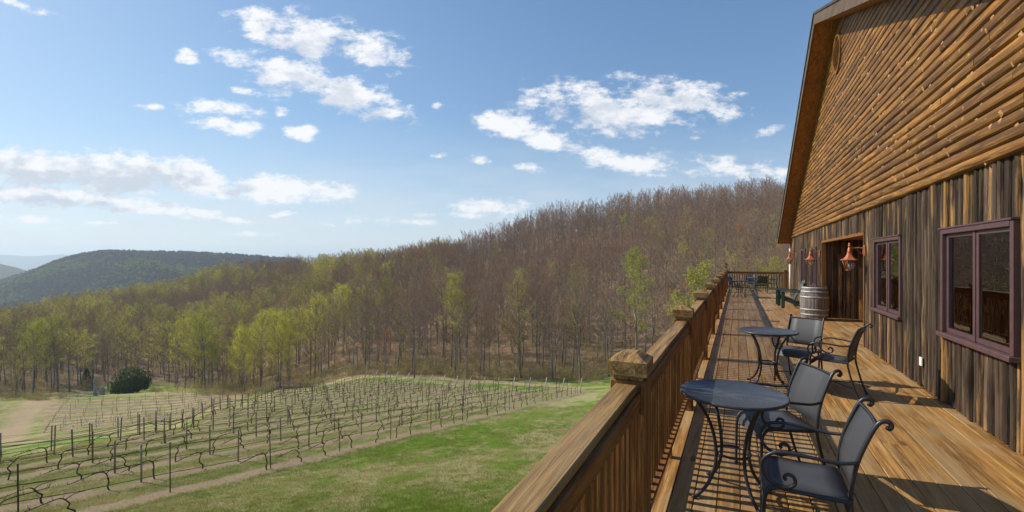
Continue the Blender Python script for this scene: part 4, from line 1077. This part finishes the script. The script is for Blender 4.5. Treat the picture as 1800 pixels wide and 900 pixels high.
for i in range(len(U)):
    if D[i] > 290 and PXs[i] > 820:
        styles[i] = 'bare'; hgt[i] = rr_.choice((8, 10, 12, 20, 24)) * rr_.uniform(.85, 1.1)
vis = [i for i in range(len(U)) if -60 < PXs[i] < 1400]
vis.sort(key=lambda i: D[i] / hgt[i] * (1 if D[i] < 190 else 1.0))
solo = set(vis[:268])
LB = {'bare': 'bare grey-brown tree in the first ranks of the hillside wood', 'thin': 'nearly bare tree with a haze of first green in the front of the wood', 'green': 'yellow-green leafing tree in the front ranks of the wood',
      'pale': 'pale olive tree in thin young leaf in the front of the wood', 'red': 'small reddish budding tree inside the wood edge', 'bud': 'rust-tinted budding tree in the front ranks of the wood'}
for i in sorted(solo):
    if styles[i] == 'green' and rr_.random() < .2: hgt[i] *= 1.1
    add_tree(float(XX[i]), float(YY[i]), float(hgt[i]), styles[i], LB[styles[i]], 'trees in the front ranks of the wood')
# ---- masses of instances
def gn_group(name, coll):
    ng = bpy.data.node_groups.new(name, 'GeometryNodeTree')
    ng.interface.new_socket('Geometry', in_out='INPUT', socket_type='NodeSocketGeometry'); ng.interface.new_socket('Geometry', in_out='OUTPUT', socket_type='NodeSocketGeometry')
    gi = ng.nodes.new('NodeGroupInput'); go = ng.nodes.new('NodeGroupOutput'); ip = ng.nodes.new('GeometryNodeInstanceOnPoints'); ci = ng.nodes.new('GeometryNodeCollectionInfo')
    ci.inputs['Collection'].default_value = coll; ci.inputs['Separate Children'].default_value = True; ci.inputs['Reset Children'].default_value = True
    ip.inputs['Pick Instance'].default_value = True
    def na(n, t):
        a = ng.nodes.new('GeometryNodeInputNamedAttribute'); a.data_type = t; a.inputs['Name'].default_value = n; return a.outputs['Attribute']
    e2r = ng.nodes.new('ShaderNodeCombineXYZ'); ng.links.new(na('rot', 'FLOAT'), e2r.inputs[2]); ng.links.new(na('tilt', 'FLOAT'), e2r.inputs[0])
    ng.links.new(gi.outputs[0], ip.inputs['Points']); ng.links.new(ci.outputs[0], ip.inputs['Instance']); ng.links.new(na('idx', 'INT'), ip.inputs['Instance Index'])
    ng.links.new(e2r.outputs[0], ip.inputs['Rotation']); ng.links.new(na('scl', 'FLOAT'), ip.inputs['Scale']); ng.links.new(ip.outputs[0], go.inputs[0]); return ng
def scatter(name, pts, idx, scl, protos, tilt=.05, seed=1):
    coll = bpy.data.collections.new(name + '_kinds')
    for k, p in enumerate(protos): p.name = '%s_kind_%02d' % (name, k); coll.objects.link(p)
    g = np.random.default_rng(seed); n = len(pts); me = bpy.data.meshes.new(name); me.vertices.add(n); me.vertices.foreach_set('co', np.asarray(pts, np.float64).ravel())
    for nm, ty, v in (('rot', 'FLOAT', g.uniform(0, 6.28, n)), ('tilt', 'FLOAT', g.normal(0, tilt, n)), ('scl', 'FLOAT', scl)):
        a = me.attributes.new(nm, ty, 'POINT'); a.data.foreach_set('value', np.asarray(v, np.float32))
    a = me.attributes.new('idx', 'INT', 'POINT'); a.data.foreach_set('value', np.asarray(idx, np.int32)); me.update()
    o = bpy.data.objects.new(name, me); scene.collection.objects.link(o); md = o.modifiers.new('scatter', 'NODES'); md.node_group = gn_group(name, coll); tag(o, kind='stuff'); return o
def lodproto(seed, style, **kw):
    tk, cr = make_tree_mesh(seed, 18, style, lod=1, **kw); ms = tmats[style]; nf = len(cr.f)
    for k in range(len(tk.v)): cr.v.append(tk.v[k])
    off = cr.n
    for f in tk.f: cr.f.append(tuple(i + off for i in f)); cr.t.append(.5); cr.m.append(2); cr.smooth.append(True)
    return cr.build('tree', [M[ms[1]], M[ms[2]], M[ms[0]]], coll=False)
order = ['bare', 'bare', 'bare', 'thin', 'green', 'green', 'pale', 'pale', 'red', 'bud']
lods = [lodproto(200 + i, s, spread=.27 + .02*(i % 3), base=.22 + .05*(i % 4)) for i, s in enumerate(order)]
pick = {'bare': (0, 1, 2), 'thin': (3,), 'green': (4, 5), 'pale': (6, 7), 'red': (8,), 'bud': (9,)}
rest = [i for i in range(len(U)) if i not in solo]
scatter('distant_woods', [(XX[i], YY[i], ZZ[i]) for i in rest], [rr_.choice(pick[styles[i]]) for i in rest], [hgt[i]/18 for i in rest], lods, .05)
# saplings and brush inside the wood and along its edge
def brush_proto(seed, H, n, leafm, nl):
    r = random.Random(seed); mb = MB()
    for _ in range(n):
        a = r.uniform(0, 6.28); p = Vector((r.gauss(0, .45), r.gauss(0, .45), -.1)); dr = Vector((math.cos(a)*.35, math.sin(a)*.35, 1)).normalized(); h = H*r.uniform(.5, 1); e = p + dr*h; w = Vector((math.sin(a), -math.cos(a), 0))*.013
        mb.add([p - w, p + w, e], [(0, 1, 2)], r.random(), 0)
        for _ in range(5):
            q = p.lerp(e, r.uniform(.3, 1)); d2 = (dr + Vector((r.uniform(-1, 1), r.uniform(-1, 1), r.uniform(-.3, .6)))).normalized(); mb.add([q - w*.7, q + w*.7, q + d2*h*.3], [(0, 1, 2)], r.random(), 0)
            if r.random() < nl:
                for _ in range(2):
                    c = q + d2*h*.3*r.random() + Vector((r.gauss(0, .1), r.gauss(0, .1), r.gauss(0, .1))); s = .07; mb.add([c + Vector((s, 0, 0)), c + Vector((0, s, s*.3)), c - Vector((s, 0, 0)), c - Vector((0, s, s*.3))], [(0, 1, 2, 3)], r.random(), 1)
    return mb.build('brush', [M['brush'], M[leafm]], coll=False)
bp = [brush_proto(1, 2.6, 26, 'leafpale', .15), brush_proto(2, 1.8, 30, 'leafpale', .3), brush_proto(3, 4.0, 14, 'leafyg', .35), brush_proto(4, 3.0, 20, 'leafbud', .1)]
g = np.random.default_rng(4); bu = []; bi = []; bs_ = []
for _ in range(9000):
    dd = 88 + 190*g.random()**1.6; px = g.uniform(-100, 1400); uu = (px - 900)/800*dd; off = dd - edge_d(px)
    if off < -3: continue
    if off < 0 and g.random() < .5: continue
    if 190 < px < 520 and off < 12 and g.random() < .65: continue
    x, y = cw(uu, dd); bu.append((x, y)); bi.append(int(g.choice([0, 1, 2, 3], p=[.45, .3, .1, .15]))); bs_.append(g.uniform(.5, 1.25))
for _ in range(120):     # the thicket at the low corner right of the clearing
    px = g.uniform(265, 480); dd = g.uniform(112, 134) - max(0, px - 380)*.12; x, y = cw((px - 900)/800*dd, dd); bu.append((x, y)); bi.append(int(g.choice([0, 1, 2]))); bs_.append(g.uniform(.6, 1.1))
for _ in range(160):
    px = g.uniform(-60, 120); dd = g.uniform(112, 128); x, y = cw((px - 900)/800*dd, dd); bu.append((x, y)); bi.append(int(g.choice([0, 1]))); bs_.append(g.uniform(.5, 1))
bu = np.array(bu); bz = height(bu[:, 0], bu[:, 1]); scatter('undergrowth', np.column_stack([bu, bz]), bi, bs_, bp, .1, 2)
# woods on the middle hill
def farclump(seed, leafm, dens):
    r = random.Random(seed); mb = MB()
    for _ in range(dens):
        th, ph = r.uniform(0, 6.28), math.acos(r.uniform(-.3, 1)); q = r.uniform(.6, 1)
        c = Vector((5*q*math.sin(ph)*math.cos(th), 5*q*math.sin(ph)*math.sin(th), 9 + 7*q*math.cos(ph))); a = Vector((r.gauss(0, 1), r.gauss(0, 1), r.gauss(0, 1))).normalized(); b = a.orthogonal().normalized(); s = r.uniform(.7, 1.5)
        mb.add([c - a*s, c + b*s, c + a*s, c - b*s], [(0, 1, 2, 3)], r.random(), 0)
    return mb.build('clump', [M[leafm]], coll=False)
fc = [farclump(1, 'twighill', 90), farclump(2, 'twighill', 90), farclump(3, 'leafhill', 90), farclump(4, 'leafhill', 110), farclump(5, 'leafdark', 120)]
n = 34000; px = g.uniform(-260, 560, n); dd = 850 + 950*g.random(n); A = (px - 900)/800; uu = A*dd; X = uu*CS - dd*SN; Y = uu*SN + dd*CS; Z = mid_h(A, dd, X, Y)
gv = fbm(X, Y, 90, 3) + g.normal(0, .45, n) + np.clip((1250 - dd)/500, -.4, .7)
ii = np.where(gv > .75, 3, np.where(gv > .25, 2, np.where(g.random(n) < .03, 4, g.integers(0, 2, n))))
scatter('hill_woods', np.column_stack([X, Y, Z - 3]), ii, g.uniform(.5, .95, n), fc, .1, 5)
# evergreens dotted in the wood
def evergreen(seed, H, Rr, n, sz):
    r = random.Random(seed); tk, cr = MB(), MB(); tk.tube([(0, 0, -.5), (0, 0, H*.9)], [H*.02, .03], 6, .5, 0, False)
    for _ in range(n):
        f = r.random()**.8; z = H*(.12 + .88*f); rad = Rr*(1 - f)**.8 * r.uniform(.45, 1.05) + .1; a = r.uniform(0, 6.28)
        c = Vector((rad*math.cos(a), rad*math.sin(a), z - rad*.15)); dr = Vector((math.cos(a), math.sin(a), r.uniform(-.5, .2))).normalized(); w = dr.cross(Vector((0, 0, 1))).normalized()*sz*.35
        cr.add([c - w, c + dr*sz*.6 - w*.4, c + dr*sz, c + dr*sz*.5 + w, c + w], [(0, 1, 2, 3, 4)], r.random(), 0)
    return tk, cr
tk, cr = evergreen(5, 11, 3.2, 2200, .5); ev = Proto(); ev.t = tk.build('trunk', M['bark'], coll=False); ev.c = cr.build('crown', [M['leafdark']], coll=False); ev.H = 11
for px_, d_, h_, lb in ((152, 152, 6, 'dark green cedar low in the bare trees behind the left dirt bank'), (345, 330, 12, 'small dark pine on the slope crest below the middle hill'), (325, 325, 11, 'dark conifer beside a taller pine on the left spur'),
                   (565, 300, 13, 'dark round-topped pine on the hillside above the vineyard left end'), (880, 290, 12, 'dark pine among bare trees on the upper hillside')):
    x, y = cw((px_ - 900)/800*d_, d_); add_tree(x, y, h_, 'bare', lb, pr=ev, name='evergreen_tree', wide=1.1)

# ------------------------------------------------------------------ clearing: holly bush and standing stones
def bush():
    d_ = 132; x, y = cw((232 - 900)/800*d_, d_); t = empty('evergreen_bush', (x, y, hz(x, y))); tag(t, 'huge rounded dark evergreen bush in the clearing', 'bush')
    r = random.Random(8); mb = MB()
    lobes = [(0, 0, 3.2, 4.2, 3.9)] + [(r.uniform(-3.4, 3.4), r.uniform(-2.5, 2.5), r.uniform(.8, 3.2), r.uniform(1.1, 2.3), r.uniform(1.0, 2.1)) for _ in range(22)]
    for _ in range(15000):
        lx, ly, lz, lr, lh = r.choice(lobes[:1]*4 + lobes); th = r.uniform(0, 6.28); ph = math.acos(r.uniform(-.5, 1)); q = r.uniform(.7, 1.18)
        c = Vector((lx + lr*q*math.sin(ph)*math.cos(th), ly + lr*q*math.sin(ph)*math.sin(th), max(.05, lz + lh*q*math.cos(ph)))); a = Vector((r.gauss(0, 1), r.gauss(0, 1), r.gauss(-.5, 1))).normalized(); b = a.orthogonal().normalized(); s = r.uniform(.12, .3)
        mb.add([c - a*s, c + b*s*.5, c + a*s, c - b*s*.5], [(0, 1, 2, 3)], r.random(), 0)
    mb.build('leaves', M['leafdark'], t)
    mb = MB()
    for _ in range(9): a = r.uniform(0, 6.28); mb.tube([(.2*math.cos(a), .2*math.sin(a), -.3), (1.2*math.cos(a), 1.2*math.sin(a), 2), (2.4*math.cos(a), 2.2*math.sin(a), 4)], [.16, .1, .04], 5)
    mb.build('stem', M['bark'], t)
bush()
def stone(px_, d_, w, dp, h, lb, slant, seed):
    r = random.Random(seed); x, y = cw((px_ - 900)/800*d_, d_); mb = MB(); n = 9; vs = []; lv = [(-.5, 1.05), (0, 1), (.3, .96), (.6, .93), (.85, .80), (.97, .55), (1, .3)]
    for f, s in lv:
        for j in range(n):
            a = 2*math.pi*j/n; k = r.uniform(.88, 1.08); vs.append((w/2*s*k*math.cos(a) + slant*f*h*.15, dp/2*s*k*math.sin(a), f*h*(1 + slant*.22*math.cos(a) if f > .5 else 1)))
    fs = [(i*n+j, i*n+(j+1) % n, (i+1)*n+(j+1) % n, (i+1)*n+j) for i in range(len(lv)-1) for j in range(n)] + [tuple((len(lv)-1)*n + j for j in range(n))]
    mb.add(vs, fs); o = mb.build('standing_stone', M['stone']); o.location = (x, y, hz(x, y)); o.rotation_euler = (0, 0, PSI); tag(o, lb, 'stone', 'stones in the clearing')
stone(167.5, 122, 1.05, .8, 5.0, 'tall narrow grey standing stone left of the dark bush', .1, 2)
stone(178, 126, 1.7, 1.1, 2.1, 'short squat upright stone between tall stone and dark bush', .6, 3)

# ------------------------------------------------------------------ vineyard
def simple(name, mesh_o, loc, rz, label, cat, group, tiltx=0, s=1):
    o = mesh_o.copy(); scene.collection.objects.link(o); o.name = name; o.location = loc; o.rotation_euler = (tiltx, 0, rz); o.scale = (1, 1, s); tag(o, label, cat, group); return o
mb = MB(); mb.lathe([(.037, -.4), (.037, 1.5), (.032, 1.55)], 8, tint=.4); wp = mb.build('vineyard_post', M['postwood'], coll=False)
mb = MB(); mb.lathe([(.022, -.4), (.022, 2.0)], 5, smooth=False); sp_ = mb.build('vineyard_stake', M['steel'], coll=False)
mb = MB(); mb.lathe([(.075, -.4), (.075, 2.0), (.065, 2.05)], 8); ep = mb.build('end_post', M['palepost'], coll=False)
def vine_mesh(seed):
    r = random.Random(seed); mb = MB(); s = r.choice((-1, 1)); y = 0; pts = [(0, 0, -.1)]; x = 0
    for k in range(4): pts.append((r.uniform(-.07, .07), r.uniform(-.09, .09) + s*.04*k, .18 + .2*k))
    top = pts[-1]; pts.append((top[0], top[1] + s*.12, .92)); pts.append((0, top[1] + s*.3, .96)); pts.append((0, top[1] + s*.55, .93)); pts.append((r.uniform(-.05, .05), top[1] + s*.85, .90)); pts.append((0, top[1] + s*1.15, .86))
    P = smooth_path(pts, 3); n = len(P); mb.tube(P, [.030 - .018*i/n + r.uniform(-.004, .006) for i in range(n)], 6)
    P2 = smooth_path([(top[0], top[1], .80), (0, top[1] - s*.2, .92), (0, top[1] - s*.6, .90)], 3); mb.tube(P2, [.022 - .012*i/len(P2) for i in range(len(P2))], 5)
    for _ in range(6):
        i = r.randrange(n//2, n); p = P[i]; mb.tube([p, p + Vector((r.uniform(-.05, .05), r.uniform(-.1, .1), r.uniform(.08, .22)))], [.009, .004], 3)
    return mb
vms = [vine_mesh(i).build('grapevine', M['vinebark'], coll=False) for i in range(7)]
posts, vines = [], []
for k, (X, y0, y1) in enumerate(ROWS):
    y = y1 - 1.2; q = 0
    while y > y0: posts.append((X + rnd.uniform(-.06, .06), y, k, q)); y -= 4.2; q += 1
    y = y1 - 2.0
    while y > y0:
        if rnd.random() < .86: vines.append((X + rnd.uniform(-.05, .05), y + rnd.uniform(-.2, .2), k))
        y -= 1.75
def dep(x, y): return -x*SN + y*CS
posts.sort(key=lambda p: dep(p[0], p[1])); vines.sort(key=lambda p: dep(p[0], p[1]))
print('posts', len(posts), 'vines', len(vines))
def inview(x, y):
    u = x*CS + y*SN; d = dep(x, y); return d > 8 and -1.16 < u/d < .3
posts = [p for p in posts if inview(p[0], p[1])]; vines = [p for p in vines if inview(p[0], p[1])]
for (x, y, k, q) in posts:
    front = k == 0
    simple('vineyard_stake' if front else 'vineyard_post', sp_ if front else wp, (x, y, hz(x, y)), rnd.uniform(0, 6), 'thin dark stake along the outer edge row of the vineyard' if front else 'upright weathered post within the near vineyard rows', 'post',
           'stakes of the outer vineyard row' if front else 'posts in the near vineyard', rnd.uniform(-.03, .03), rnd.uniform(.92, 1.06))
for i, (X, y0, y1) in enumerate(ROWS):
    simple('end_post', ep, (X, y1, hz(X, y1)), 0, 'pale leaning brace post ending a vineyard row at the far side', 'post', 'leaning row-end posts', -R(rnd.uniform(24, 32)), 1)
for i, (x, y, k) in enumerate(vines[:300]):
    simple('grapevine', vms[i % 7], (x, y, hz(x, y)), rnd.choice((0, 0, math.pi)) + rnd.uniform(-.1, .1), 'leafless dark grapevine bent over the trellis wire in the near vineyard', 'vine', 'leafless vines in the near vineyard', 0, rnd.uniform(.75, .95))
if len(vines) > 300:
    mb = MB()
    for i, (x, y, k) in enumerate(vines[300:]):
        mm = vine_mesh(i % 9 + 20); z = hz(x, y)
        for v_ in mm.v: v_ += np.array([x, y, z])
        off = mb.n; mb.v += mm.v; mb.n += mm.n; mb.f += [tuple(a + off for a in f) for f in mm.f]; mb.t += mm.t; mb.m += mm.m; mb.smooth += mm.smooth
    tag(mb.build('distant_vines', M['vinebark']), kind='stuff')
# the two rows that follow the brow above the hollow
BROW = [(-60, 21.5), (0, 23.5), (100, 25.5), (192, 28.5), (280, 34), (350, 41), (430, 53), (500, 67), (570, 84)]
for off in (0, 3.4):
    pts = [Vector(cw((p - 900)/800*(d + off), d + off)) for p, d in BROW]; walk = []; carry = 0
    for a, b in zip(pts[:-1], pts[1:]):
        L_ = (b - a).length; s = carry
        while s < L_: walk.append(a.lerp(b, s / L_)); s += 2.1
        carry = s - L_
    lab = ('close-set post in the row that follows the brow above the hollow', 'post just over the brow, beyond the brow row')[off > 0]
    for p in walk: simple('vineyard_post', wp, (p.x, p.y, hz(p.x, p.y)), 0, lab, 'post', ('posts of the brow row', 'posts beyond the brow')[off > 0], rnd.uniform(-.05, .05), rnd.uniform(.9, 1.08))
    mb = MB()
    for h_, r_ in ((.75, .022), (.95, .012), (1.3, .006)): mb.tube([(p.x, p.y, hz(p.x, p.y) + h_ + rnd.uniform(-.04, .04)) for p in walk], r_, 4, cap=False)
    tag(mb.build('trellis_wire', M['vinebark']), ('wires with old canes along the brow row of the vineyard', 'wires just beyond the brow row of the vineyard')[off > 0], 'wire')
for k, (X, y0, y1) in enumerate(ROWS):
    mb = MB(); ys = np.arange(y0, y1 + .1, 1.3)
    for hgt_, r_ in ((.78, .016), (1.3, .008)):
        mb.tube([(X, y, hz(X, y) + hgt_) for y in ys], r_, 3, cap=False)
    o = mb.build('trellis_wire', M['wire']); tag(o, 'trellis wires strung along one vineyard row', 'wire', 'trellis wires of the near vineyard')
# the small lower block in the hollow
n2 = 0
for j, d_ in enumerate(np.arange(83, 112, 3.4)):
    p0 = np.interp(d_, [83, 112], [75, 120]); p1 = np.interp(d_, [83, 112], [350, 415]); u = (p0 - 900)/800*d_; first = True
    while u < (p1 - 900)/800*d_:
        x, y = cw(u, d_ + rnd.uniform(-.3, .3))
        if first: simple('end_post', wp, (x, y, hz(x, y)), PSI + R(90), 'dark leaning post at the left end of the lower vineyard rows', 'post', 'leaning posts of the lower vineyard', R(22), 1)
        else: simple('vineyard_post', wp if n2 % 2 else sp_, (x, y, hz(x, y)), 0, 'thin post in the small lower vineyard block in the hollow', 'post', 'posts in the lower vineyard', rnd.uniform(-.04, .04), rnd.uniform(.75, 1.0))
        first = False; n2 += 1; u += rnd.uniform(2.7, 3.5)
for d_ in np.arange(83, 112, 3.4):
    mb = MB(); p0 = np.interp(d_, [83, 112], [75, 120]); p1 = np.interp(d_, [83, 112], [350, 415]); P_ = [cw((p - 900)/800*d_, d_) for p in np.linspace(p0, p1, 14)]
    for h_, r_ in ((.7, .022), (1.2, .012)): mb.tube([(a, b, hz(a, b) + h_) for a, b in P_], r_, 3, cap=False)
    tag(mb.build('trellis_wire', M['wire']), 'trellis wires of one row in the small lower vineyard', 'wire', 'trellis wires of the lower vineyard')
for _ in range(14):
    d_ = rnd.uniform(84, 100); px_ = rnd.uniform(110, 300); x, y = cw((px_ - 900)/800*d_, d_)
    mb = MB(); mb.lathe([(.09, 0), (.09, .5)], 8); o = mb.build('grow_tube', M['white']); o.location = (x, y, hz(x, y)); tag(o, 'small white vine grow tube in the lower vineyard', 'grow tube', 'white grow tubes')

# ------------------------------------------------------------------ grass on the near slope
def tuft(seed, h, n, sp):
    r = random.Random(seed); mb = MB()
    for _ in range(n):
        p = Vector((r.gauss(0, sp), r.gauss(0, sp), -.02)); a = r.uniform(0, 6.28); w = Vector((math.cos(a), math.sin(a), 0))*.006; e = p + Vector((r.gauss(0, .35)*h, r.gauss(0, .35)*h, h*r.uniform(.5, 1)))
        mb.add([p - w, p + w, e], [(0, 1, 2)], 0, 0)
    return mb
def gtuft(seed, h, tint, n=26, sp=.11):
    mb = tuft(seed, h, n, sp); r = random.Random(seed); mb.t = [min(1, max(0, tint + r.gauss(0, .14))) for _ in mb.t]; return mb.build('tuft', M['grass'], coll=False)
gp = [gtuft(1, .10, .05), gtuft(2, .07, .2), gtuft(3, .06, .8), gtuft(4, .09, .95), gtuft(5, .05, .6)]
n = 90000; dd = 13 + 34*g.random(n)**1.25; A = g.uniform(-1.2, .75, n); uu = A*dd; X = uu*CS - dd*SN; Y = uu*SN + dd*CS
ok = (X < -1.5); X, Y, dd = X[ok], Y[ok], dd[ok]
row = np.abs(((X + 19.8 + 280 + 1.4) / 2.8) % 1 - .5); keep = ~((X < -18.5) & (row < .2)); X, Y = X[keep], Y[keep]; n = len(X)
gv = fbm(X, Y*.5, 3.2, 1)*.6 + g.normal(0, .35, n); vin = X < -18.5
ii = np.where(gv > .25, g.integers(0, 2, n), g.choice([2, 3, 4], n)); scatter('grass', np.column_stack([X, Y, height(X, Y)]), ii, g.uniform(.6, 1.3, n), gp, .1, 8)

# ------------------------------------------------------------------ haze
hm, nt, b, out = new_mat('haze_air'); nt.nodes.remove(b); pv = N(nt, 'ShaderNodeVolumePrincipled'); pv.inputs['Color'].default_value = (.70, .85, 1.0, 1); pv.inputs['Density'].default_value = .00013; pv.inputs['Anisotropy'].default_value = .25
L(nt, pv.outputs[0], out.inputs['Volume'])
mb = MB(); mb.box(-13000, 13000, -13000, 13000, -760, 175); o = mb.build('haze', hm); tag(o, kind='stuff')
